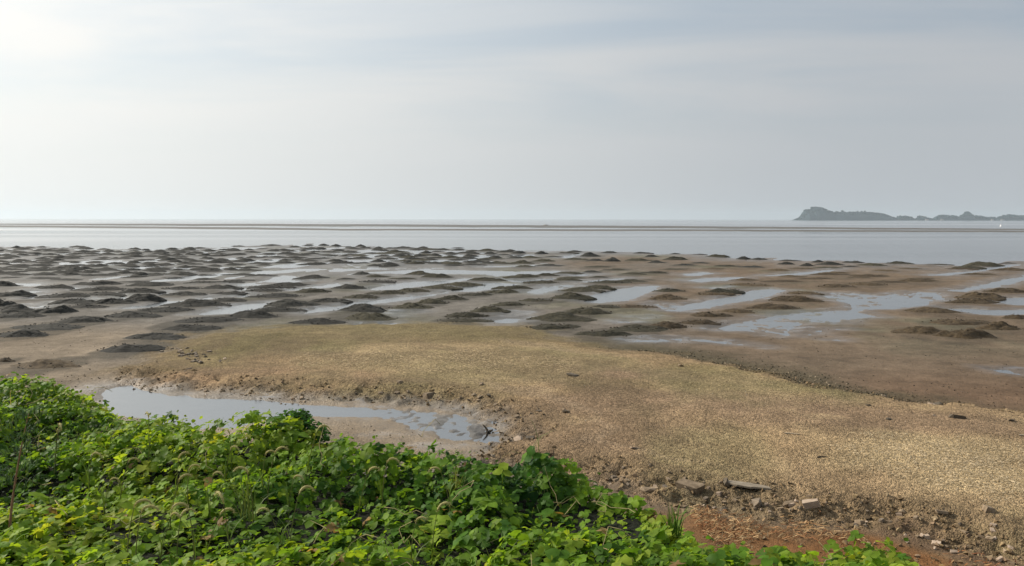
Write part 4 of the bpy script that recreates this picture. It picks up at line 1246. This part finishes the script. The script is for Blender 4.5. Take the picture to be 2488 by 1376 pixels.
# dead straw below the ledge
def straw(n, pix, ln, seed, name, label, cols, zl=0.0, arch=0.06):
    rg = np.random.default_rng(seed)
    a = gp(pix, 0.05)
    lo, hi_ = a.min(0), a.max(0)
    xx = rg.uniform(lo[0], hi_[0], n * 3); yy = rg.uniform(lo[1], hi_[1], n * 3)
    ins = sdist(xx, yy, a, 6.0) + 1.3 * fbm(xx * 0.6, yy * 0.4, seed, 4) - 0.5 + rg.normal(0, .35, len(xx)) > 0
    xx, yy = xx[ins][:n], yy[ins][:n]
    zz = height(xx, yy) + rg.uniform(0.0, arch, len(xx)) + zl
    an = rg.normal(0.3, 0.8, len(xx)); le = rg.uniform(ln[0], ln[1], len(xx)); cu = rg.normal(0, 0.35, len(xx))
    w_ = rg.uniform(.004, .009, len(xx))
    vs = []
    for t in (0, .5, 1):
        ax = xx + np.cos(an + cu * t) * le * (t - .5); ay = yy + np.sin(an + cu * t) * le * (t - .5); az = zz + arch * np.sin(np.pi * t) * rg.random(len(xx))
        nx_, ny_ = -np.sin(an + cu * t) * w_, np.cos(an + cu * t) * w_
        vs += [np.stack([ax - nx_, ay - ny_, az], 1), np.stack([ax + nx_, ay + ny_, az + w_], 1)]
    v = np.stack(vs, 1).reshape(-1, 3)
    b0 = (np.arange(len(xx)) * 6)[:, None]
    f = np.concatenate([b0 + np.array([[0, 1, 3, 2]]), b0 + np.array([[2, 3, 5, 4]])])
    c = np.repeat(np.array(cols)[rg.integers(0, len(cols), len(xx))] * rg.uniform(.7, 1.2, (len(xx), 1)), 6, 0)
    tag(link(name, np_mesh(name, v, f, False, c), M_STRAW), label, kind='stuff')


straw(2400, [(1690, 1245), (1760, 1235), (1880, 1270), (2020, 1290), (2120, 1310), (2100, 1345), (1900, 1345), (1730, 1330)], (.08, .26), 31, 'dead_straw', 'bleached and rusty dead straw below the rubble ledge', [(.34, .21, .10), (.28, .15, .07), (.22, .10, .045), (.44, .30, .16)])
straw(900, [(2150, 1320), (2300, 1335), (2488, 1380), (2560, 1420), (2300, 1420), (2180, 1380)], (.08, .25), 32, 'dead_straw', 'rusty dead straw at the right end below the ledge', [(.34, .15, .06), (.28, .10, .045), (.50, .30, .15)])
straw(4500, [(1960, 1110), (2150, 1095), (2300, 1110), (2488, 1120), (2600, 1260), (2488, 1290), (2250, 1220), (2100, 1170)], (.03, .09), 33, 'dry_grass', 'short bleached dry grass on the right of the gravel bar', [(.53, .42, .27), (.46, .36, .22), (.38, .29, .17)], arch=0.015)
straw(4500, [(700, 900), (900, 870), (1200, 865), (1420, 890), (1380, 925), (1100, 930), (800, 925)], (.04, .12), 34, 'dry_grass', 'short yellow dry grass on the middle of the gravel bar', [(.52, .40, .24), (.45, .34, .20), (.36, .28, .15)], arch=0.015)

# ------------------------------------------------------------------ the vines on the bank
def leaflet(seed, lobe=0.0):
    rg = np.random.default_rng(seed)
    ys_ = np.array([0, .16, .42, .70, 1.0])
    half = np.array([0.0, .34, .50, .30, 0.0])
    half[1] += lobe * .06; half[2] -= lobe * .12; half[3] += lobe * .10
    mid = np.stack([0 * ys_, ys_, -0.22 * ys_ ** 2 + 0.05 * ys_], 1)
    v = list(mid)
    f = []
    for sgn in (-1, 1):
        b0 = len(v)
        for i in (1, 2, 3):
            v.append(np.array([sgn * half[i] * rg.uniform(.88, 1.1), ys_[i] - 0.08 * (i == 1), mid[i, 2] + 0.16 * half[i] + rg.uniform(-.04, .04)]))
        tri = [(0, b0, 1), (1, b0, b0 + 1), (1, b0 + 1, 2), (2, b0 + 1, b0 + 2), (2, b0 + 2, 3), (3, b0 + 2, 4)]
        f += [t if sgn > 0 else t[::-1] for t in tri]
    return np.array(v), np.array(f)


def trifoliate(seed):
    rg = np.random.default_rng(seed)
    vs, fs, n = [], [], 0
    for ang, off, sc in ((0, .30, 1.0), (R(75), .04, .88), (R(-75), .04, .88)):
        v, f = leaflet(seed * 7 + int(ang * 10) + 50, rg.choice((0, .5, 1)))
        a = ang + rg.uniform(-.15, .15)
        tl = rg.uniform(-.35, .1)
        v = v * sc
        vy, vz = v[:, 1] * math.cos(tl) - v[:, 2] * math.sin(tl), v[:, 1] * math.sin(tl) + v[:, 2] * math.cos(tl)
        v = np.stack([v[:, 0], vy, vz], 1)
        v[:, 1] += off
        v = np.stack([v[:, 0] * math.cos(a) - v[:, 1] * math.sin(a), v[:, 0] * math.sin(a) + v[:, 1] * math.cos(a), v[:, 2]], 1)
        vs.append(v); fs.append(f + n); n += len(v)
    # stalk
    vs.append(np.array([(-.025, 0.3, 0), (.025, 0.3, 0), (.02, -.5, -.55), (-.02, -.5, -.55)])); fs.append(np.array([(n, n + 1, n + 2), (n, n + 2, n + 3)]))
    return np.concatenate(vs), np.concatenate(fs)


TRI = [trifoliate(i) for i in range(12)]
ONE = [leaflet(i + 500, i % 3 / 2) for i in range(6)]
HOLES = [(pt, r_, d_) for pt, r_, d_ in (((150, 1045), .55, .32), ((480, 1035), .50, .20), ((900, 1255), .55, .34), ((780, 1240), .4, .22), ((1380, 1255), .45, .30), ((1480, 1265), .35, .28), ((560, 1290), .5, .22), ((300, 1300), .5, .12), ((1120, 1340), .3, .15), ((640, 1135), .4, .15), ((330, 1180), .45, .14), ((70, 1170), .5, .16))]
HOLES = [(gp([p], ZB + .15)[0], r_, d_) for p, r_, d_ in HOLES]
BUMPS = [(gp([p], ZB + .2)[0], r_, d_) for p, r_, d_ in (((690, 1045), .5, .08), ((405, 985), .35, .14), ((1330, 1140), .45, .15), ((100, 935), .7, .12), ((1000, 1110), .5, .10), ((1120, 1115), .3, .1), ((2140, 1330), .22, .16), ((1230, 1150), .3, .05), ((900, 1215), .5, .12), ((1400, 1215), .5, .1), ((1640, 1310), .3, .1))]


def canopy(x, y_):
    c = 0.33 + 0.12 * fbm(x * 0.9, y_ * 0.9, 131, 3) + 0.07 * fbm(x * 2.6, y_ * 2.6, 137, 3)
    for (hx, hy), r_, d_ in HOLES:
        c = c - 0.95 * d_ * np.exp(-(((x - hx) / r_) ** 2 + ((y_ - hy) / (r_ * 1.1)) ** 2) ** 2)
    for (hx, hy), r_, d_ in BUMPS:
        c = c + d_ * np.exp(-(((x - hx) / r_) ** 2 + ((y_ - hy) / (r_ * 1.1)) ** 2))
    return np.maximum(c, 0.13)


def leaf_frames(xx, yy, zz, nrm, yaw):
    n = nrm / np.linalg.norm(nrm, axis=1)[:, None]
    fw = np.stack([np.cos(yaw), np.sin(yaw), 0 * yaw], 1)
    fw = fw - n * (fw * n).sum(1)[:, None]; fw /= np.linalg.norm(fw, axis=1)[:, None]
    sd = np.cross(fw, n)
    return sd, fw, n


rg = np.random.default_rng(77)
NL = 135000
xx = rg.uniform(-15, 6.5, NL); yy = rg.uniform(1.6, 15, NL)
sk = bank_sd(xx, yy)
az = xx / np.maximum(yy + .6, 1)
keep = (sk > -3.4) & (sk < 8.9) & (np.abs(az) < 1.25)
keep &= (sk > -0.5) | (rg.random(NL) < 0.5)
xx, yy, sk = xx[keep], yy[keep], sk[keep]
can = canopy(xx, yy)
can = can * np.where(sk > 0, 0.55 + 0.45 * sstep(sk, 0, 0.5), 0.55)
base = height(xx, yy)
layer = rg.random(len(xx)) ** 1.4
zz = base + can * (1 - 0.8 * layer) - 0.07 + rg.normal(0, .02, len(xx)) - 0.02
e = 0.12
gx_ = (canopy(xx + e, yy) - canopy(xx - e, yy)) / (2 * e); gy_ = (canopy(xx, yy + e) - canopy(xx, yy - e)) / (2 * e)
nrm = np.stack([-0.8 * gx_, -0.8 * gy_, np.ones_like(xx)], 1) + rg.normal(0, .46, (len(xx), 3)) * np.array([1, 1, .4]) + np.array(sun_dir)[None] * 0.35 + np.array([0, -0.22, 0])
nrm[:, 2] = np.maximum(nrm[:, 2], 0.15)
size = rg.uniform(.034, .074, len(xx)) * (0.9 + 0.75 * rg.random(len(xx)) ** 5) * np.where(yy < 6, 1.0, 0.96)
yaw = rg.uniform(0, 2 * np.pi, len(xx))
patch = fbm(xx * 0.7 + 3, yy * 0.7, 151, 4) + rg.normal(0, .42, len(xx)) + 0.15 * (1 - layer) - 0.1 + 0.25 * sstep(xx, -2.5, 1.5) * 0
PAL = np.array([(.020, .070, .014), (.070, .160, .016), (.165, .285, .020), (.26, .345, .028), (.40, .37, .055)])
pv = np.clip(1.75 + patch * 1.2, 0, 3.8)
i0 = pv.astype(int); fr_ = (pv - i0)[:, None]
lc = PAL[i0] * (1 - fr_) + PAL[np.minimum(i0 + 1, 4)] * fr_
lc = lc * 1.0 + lc.mean(1, keepdims=True) * 0.05
lc *= rg.uniform(.7, 1.25, (len(xx), 1))
dead = rg.random(len(xx)) < 0.010
lc[dead] = np.array((.30, .20, .09)) * rg.uniform(.6, 1.2, (dead.sum(), 1))
sdv, fwv, nv_ = leaf_frames(xx, yy, zz, nrm, yaw)

vine = link('vine_thicket', None, loc=(0, 0, 0))
tag(vine, 'dense sunlit green vines covering the bank in the foreground', 'vines')
# the 300 leaves that show largest are parts of their own
inframe = (np.abs(xx / yy) < 0.60) & (yy > 4.05) & (sk > 0.1) & (layer < 0.22)
cand = np.where(inframe)[0]
score = size[cand] / yy[cand] * np.clip(nv_[cand][:, 2], .3, 1)
big = set(cand[np.argsort(-score)[:298]].tolist())
leaf_me = {}
for i in sorted(big):
    key = (i % 12, int(i0[i]), i % 3)
    if key not in leaf_me:
        v, f = TRI[key[0]]
        m__ = np_mesh('leaf', v, f, True, np.repeat(lc[i][None], len(v), 0)); m__.materials.append(M_LEAF); leaf_me[key] = m__
    o = bpy.data.objects.new('leaf', leaf_me[key]); COL.objects.link(o)
    mt = Matrix((sdv[i], fwv[i], nv_[i])).transposed().to_4x4()
    o.parent = vine
    o.matrix_local = Matrix.Translation((xx[i], yy[i], zz[i])) @ mt @ Matrix.Diagonal((size[i],) * 3 + (1,))
rest = np.array([i for i in range(len(xx)) if i not in big])


def leaves_mesh(shapes, ids, name):
    vs, fs, cs, n = [], [], [], 0
    for q, (v, f) in enumerate(shapes):
        sel = ids[ids % len(shapes) == q]
        if not len(sel):
            continue
        P = (v[None, :, 0, None] * sdv[sel][:, None] + v[None, :, 1, None] * fwv[sel][:, None] + v[None, :, 2, None] * nv_[sel][:, None]) * size[sel][:, None, None]
        P += np.stack([xx[sel], yy[sel], zz[sel]], 1)[:, None]
        vs.append(P.reshape(-1, 3)); cs.append(np.repeat(lc[sel], len(v), 0))
        fs.append((f[None] + (n + np.arange(len(sel)) * len(v))[:, None, None]).reshape(-1, 3)); n += len(sel) * len(v)
    return np_mesh(name, np.concatenate(vs), np.concatenate(fs), True, np.concatenate(cs))


tag(link('leaves', leaves_mesh(TRI, rest, 'leaves'), M_LEAF, vine), kind='stuff')
print('leaves', len(xx))
def blade_np(p0, yaw, ln, wd, bend, k=5):
    vs = []
    for i in range(k + 1):
        t = i / k
        r_ = ln * t
        out = bend * ln * t * t
        z = math.sqrt(max(r_ * r_ - out * out, 0.0)) if bend < 1 else ln * (t - .6 * bend * t * t)
        c = np.array([p0[0] + math.cos(yaw) * out, p0[1] + math.sin(yaw) * out, p0[2] + z])
        w_ = wd * (1 - t) ** .7 * (0.5 + min(1, t * 4) * .5)
        sx = np.array([-math.sin(yaw), math.cos(yaw), 0]) * w_
        vs += [c - sx, c + sx]
    f = [(2 * i, 2 * i + 1, 2 * i + 3, 2 * i + 2) for i in range(k)]
    return np.array(vs), np.array(f)


# a second, finer growth of small leaves between the big ones
NS = 34000
keep_ = (xx, yy, zz, size, lc, sdv, fwv, nv_)
q = rg.choice(len(xx), NS)
xx = xx[q] + rg.normal(0, .05, NS); yy = yy[q] + rg.normal(0, .05, NS); zz = zz[q] + rg.normal(.012, .03, NS)
size = rg.uniform(.016, .042, NS)
nr = nv_[q] + rg.normal(0, .6, (NS, 3)); nr[:, 2] = np.abs(nr[:, 2])
sdv, fwv, nv_ = leaf_frames(xx, yy, zz, nr, rg.uniform(0, 6.28, NS))
lc = lc[q] * rg.uniform(.6, 1.25, (NS, 1)) * np.array((.95, .92, 1.0))
tag(link('small_leaves', leaves_mesh(ONE, np.arange(NS), 'small_leaves'), M_LEAF, vine), kind='stuff')
xx, yy, zz, size, lc, sdv, fwv, nv_ = keep_
# dry runners and stalks threading through the leaves
vs, fs, n = [], [], 0
for i in range(260):
    x0 = rg.uniform(-8, 4); y0 = rg.uniform(3.5, 11)
    if bank_sd(np.array([x0]), np.array([y0]))[0] < 0.2:
        continue
    a = rg.uniform(0, 6.28); pts = []
    for k_ in range(6):
        pts.append((x0, y0)); a += rg.normal(0, .75); x0 += math.cos(a) * .075; y0 += math.sin(a) * .075
    p = np.array(pts)
    zz_ = height(p[:, 0], p[:, 1]) + canopy(p[:, 0], p[:, 1]) * rg.uniform(.55, 1.02) + rg.normal(0, .025, 6)
    v, f = tube_np(np.column_stack([p, zz_]), [.0026] * 6, 3)
    vs.append(v); fs.append(f + n); n += len(v)
tag(link('runners', np_mesh('runners', np.concatenate(vs), np.concatenate(fs), True), M_RUN, vine), kind='stuff')

vs, fs, cs, n = [], [], [], 0
for i in range(1500):
    x0 = rg.uniform(-8, 3.5); y0 = rg.uniform(3.6, 10.5)
    if bank_sd(np.array([x0]), np.array([y0]))[0] < 0.25 or fbm(np.array([x0 * .8]), np.array([y0 * .8]), 201, 2)[0] < 0.0:
        continue
    z0 = float(height(x0, y0)[0] + canopy(np.array([x0]), np.array([y0]))[0]) - .17 if i % 1 == 0 else 0
    v, f = blade_np((x0, y0, z0), rg.uniform(0, 6.28), rg.uniform(.14, .34), rg.uniform(.002, .005), rg.uniform(.4, .97), 4)
    vs.append(v); fs.append(f + n); n += len(v)
    cs.append(np.repeat((np.array(((.12, .17, .05), (.30, .27, .12), (.20, .22, .08))[rg.integers(0, 3)]) * rg.uniform(.7, 1.3))[None], len(v), 0))
tag(link('grass_blades', np_mesh('grass_blades', np.concatenate(vs), np.concatenate(fs), True, np.concatenate(cs)), M_PLANT, vine), kind='stuff')

# dark shrub rising from the far edge of the vines
X, Y = gp([(705, 1060)], ZB + .1)[0]
shrub = link('shrub', None, loc=(X, Y, float(height(X, Y)[0])))
shrub.scale = (0.85, 0.8, 0.62)
tag(shrub, 'dark green small leaved shrub standing up from the far edge of the vines', 'shrub')
vs, fs, cs, n = [], [], [], 0
LOBES = [(-.16, 0, .12, .20), (.02, .02, .20, .22), (.17, -.02, .12, .20), (.28, .0, .02, .16), (-.28, .02, .0, .16), (-.03, -.1, .02, .22), (.08, .05, .30, .13)]
for i in range(1500):
    lx, ly, lz, lr = LOBES[i % 7]
    d = rg.normal(size=3); d /= np.linalg.norm(d); d[2] = abs(d[2]) * (1 if rg.random() < .8 else -1)
    c = np.array([lx, ly, lz]) + d * lr * rg.uniform(.5, 1.15)
    v, f = ONE[i % 6]
    nn_ = d + rg.normal(0, .4, 3); nn_ /= np.linalg.norm(nn_)
    a_, b_, c_ = leaf_frames(np.zeros(1), np.zeros(1), np.zeros(1), nn_[None], rg.uniform(0, 6.28, 1))
    P = (v[:, 0, None] * a_ + v[:, 1, None] * b_ + v[:, 2, None] * c_) * rg.uniform(.028, .055) + c
    vs.append(P); fs.append(f + n); n += len(v)
    cs.append(np.repeat((np.array((.040, .105, .022)) * rg.uniform(.5, 2.1))[None], len(v), 0))
tag(link('leaves', np_mesh('leaves', np.concatenate(vs), np.concatenate(fs), True, np.concatenate(cs)), M_LEAF, shrub), kind='stuff')
for i in range(5):
    a = rg.uniform(0, 6.28)
    v, f = tube_np([(0.03 * math.cos(a), 0.03 * math.sin(a), -.05), (.1 * math.cos(a), .1 * math.sin(a), .12), (.22 * math.cos(a), .18 * math.sin(a), .27)], [.012, .009, .004])
    link('stem', np_mesh('stem', v, f, True), M_BARK, shrub)


# ------------------------------------------------------------------ foxtail grasses
def flat_col(me_, c):
    a = me_.attributes.new('col', 'FLOAT_COLOR', 'POINT')
    a.data.foreach_set('color', np.tile(np.array(tuple(c) + (1,), np.float32), len(me_.vertices)))
    return me_


def foxtail_meshes(seed):
    r3 = np.random.default_rng(seed)
    hgt = 0.34
    th = np.linspace(0, 1, 8)
    path = [(0.05 * t * t, 0, hgt * t) for t in th]
    v, f = tube_np(path, np.linspace(.0035, .002, 8), 4)
    st = flat_col(np_mesh('stem', v, f, True), (.16, .17, .06))
    # nodding head
    hp = []
    ang = math.radians(r3.uniform(60, 80)); p = np.array(path[-1], float)
    for i in range(8):
        hp.append(p.copy()); p = p + np.array([math.cos(ang), 0, math.sin(ang)]) * .0155; ang -= math.radians(r3.uniform(17, 24))
    rad = [.002, .005, .0065, .007, .0065, .006, .0045, .002]
    v, f4 = tube_np(hp, rad, 6)
    vs, fs, n = [v], [np.column_stack([f4[:, :3], f4[:, 0]])[:, :3], f4[:, [0, 2, 3]]], len(v)
    for i in range(130):
        j = r3.integers(0, 7); c = np.array(hp[j]) + (np.array(hp[j + 1]) - np.array(hp[j])) * r3.random()
        d = r3.normal(size=3); d /= np.linalg.norm(d)
        tip = c + d * r3.uniform(.014, .022) + (np.array(hp[j + 1]) - np.array(hp[j])) * .6
        s_ = np.cross(d, (0, 0, 1.)) * .0012
        vs.append(np.array([c - s_, c + s_, tip])); fs.append(np.array([[n, n + 1, n + 2]])); n += 3
    hd = flat_col(np_mesh('seed_head', np.concatenate(vs), np.concatenate(fs), False), (.46, .42, .19))
    bl = []
    for i in range(3):
        v, f = blade_np((0, 0, .05 + .05 * i), r3.uniform(0, 6.28), r3.uniform(.14, .24), .005, r3.uniform(.5, .9))
        bl.append(flat_col(np_mesh('blade', v, f, True), (.10, .16, .03)))
    return st, hd, bl


FOX = [foxtail_meshes(i) for i in range(4)]
for st, hd, bl in FOX:
    for m__ in [st, hd] + bl:
        m__.materials.append(M_PLANT)
FOX_AT = [(150, 1062, 'foxtail grass standing in front of the dark hollow in the left vines'), (130, 1100, 'foxtail grass below the dark hollow in the left vines'), (290, 1160, 'foxtail grass with a tightly hooked head by a dark gap at the left'),
          (215, 1140, None), (435, 1185, None), (545, 1165, None), (460, 1215, None), (510, 1225, None), (650, 1195, None), (640, 1190, None), (330, 1350, 'foxtail grass at the bottom edge left of the dark hollow'), (430, 1345, 'foxtail grass with two hooks beside the dark bottom hollow'), (560, 1335, 'foxtail grass arching over the dark bottom hollow'),
          (385, 1325, None), (490, 1325, None), (700, 1205, None), (612, 1230, None), (745, 1165, None), (690, 1305, None), (700, 1300, None), (1000, 1318, 'foxtail grass right of the large dark hollow in the middle'), (1050, 1315, None), (870, 1200, None), (930, 1190, None), (360, 1110, None), (560, 1120, None), (1095, 1225, None), (250, 1200, None), (410, 1260, None), (470, 1370, None), (310, 1380, None)]
for i, (u, v_, lab) in enumerate(FOX_AT):
    X, Y = gp([(u, v_)], ZB + .2)[0]
    root = link('foxtail_grass', None, loc=(X, Y, float(height(X, Y)[0]) + float(canopy(np.array([X]), np.array([Y]))[0]) - 0.16))
    root.rotation_euler = (rs.uniform(-.15, .15), rs.uniform(-.15, .15), rs.uniform(-.9, .9) + (math.pi if rs.random() < .35 else 0))
    sc = rs.uniform(.85, 1.2); root.scale = (sc, sc, sc)
    tag(root, lab or 'foxtail grass with a pale nodding head among the vine leaves', 'grass', 'foxtail grasses among the vines')
    st, hd, bl = FOX[i % 4]
    for nm, m__ in [('stem', st), ('seed_head', hd)] + [('blade', b) for b in bl]:
        o = bpy.data.objects.new(nm, m__); COL.objects.link(o); o.parent = root


# grass tuft at the end of the vines
def tuft(u, v_, z, n_, ln, label, col):
    X, Y = gp([(u, v_)], z)[0]
    root = link('grass_tuft', None, loc=(X, Y, float(height(X, Y)[0]) + .05)); tag(root, label, 'grass')
    for i in range(n_):
        v, f = blade_np((rs.uniform(-.05, .05), rs.uniform(-.05, .05), 0), rs.uniform(0, 6.28), ln * rs.uniform(.6, 1.1), .007, rs.uniform(.15, .7), 6)
        link('blade', flat_col(np_mesh('blade', v, f, True), np.array(col) * rs.uniform(.7, 1.3)), M_PLANT, root)


tuft(1640, 1305, ZB + .05, 26, 0.24, 'bright green grass tuft at the right end of the vines', (.09, .17, .03))
tuft(1110, 1225, ZB + .1, 16, 0.35, 'thin pale grass tuft among the middle vines', (.16, .19, .06))
tuft(600, 1290, ZB + .05, 18, 0.40, 'grass tuft with slanting pale blades by the large dark hollow', (.12, .17, .06))

# feathery tall weed at the left edge
X, Y = gp([(22, 1300)], ZB + .1)[0]
weed = link('tall_weed', None, loc=(X, Y, float(height(X, Y)[0]) + .08))
tag(weed, 'tall feathery dark green weed with a reddish stem at the left edge', 'weed')
hgt = 0.80
sp_ = [(0.16 * t ** 1.8, 0.03 * math.sin(3 * t), hgt * t) for t in np.linspace(0, 1, 12)]
v, f = tube_np(sp_, np.linspace(.009, .002, 12), 6)
link('stem', np_mesh('stem', v, f, True), M_BARK, weed)
vs, fs, n, cs = [], [], 0, []
for i in range(17):
    t = 0.34 + 0.64 * (i / 16) ** .9
    j = min(int(t * 11), 10); c0 = np.array(sp_[j]) + (np.array(sp_[j + 1]) - np.array(sp_[j])) * (t * 11 - j)
    yw = i * 2.4 + rg.uniform(-.4, .4); bl_ = rg.uniform(.10, .22) * (1.25 - .8 * t)
    up = rg.uniform(.25, .9)
    for q in range(15):
        s_ = rg.random()
        c = c0 + np.array([math.cos(yw) * bl_ * s_, math.sin(yw) * bl_ * s_, bl_ * up * s_ - .06 * s_ * s_])
        v, f = blade_np(c, yw + rg.normal(0, 1.0), rg.uniform(.04, .10), .0042, rg.uniform(.4, .95), 3)
        vs.append(v); fs.append(f + n); n += len(v); cs.append(np.repeat((np.array((.055, .10, .045)) * rg.uniform(.6, 1.6))[None], len(v), 0))
tag(link('leaves', np_mesh('leaves', np.concatenate(vs), np.concatenate(fs), True, np.concatenate(cs)), M_PLANT, weed), kind='stuff')

# ------------------------------------------------------------------ the air
hz = bpy.data.meshes.new('haze')
bm = bmesh.new(); bmesh.ops.create_cube(bm, size=1.0); bm.to_mesh(hz); bm.free()
hm, ht, ho = new_mat('haze_air')
pv_ = N(ht, 'ShaderNodeVolumePrincipled', ins={'Color': (0.64, 0.735, 0.81, 1), 'Density': 0.00014, 'Anisotropy': 0.35})
L(ht, pv_.outputs[0], ho.inputs['Volume'])
hz.materials.append(hm)
hob = bpy.data.objects.new('haze', hz); COL.objects.link(hob)
hob.scale = (15500, 15500, 70.0)
hob.location = (0, 0, 35.0 - 1.6)
tag(hob, 'thin sea haze paling the far islands', kind='stuff')
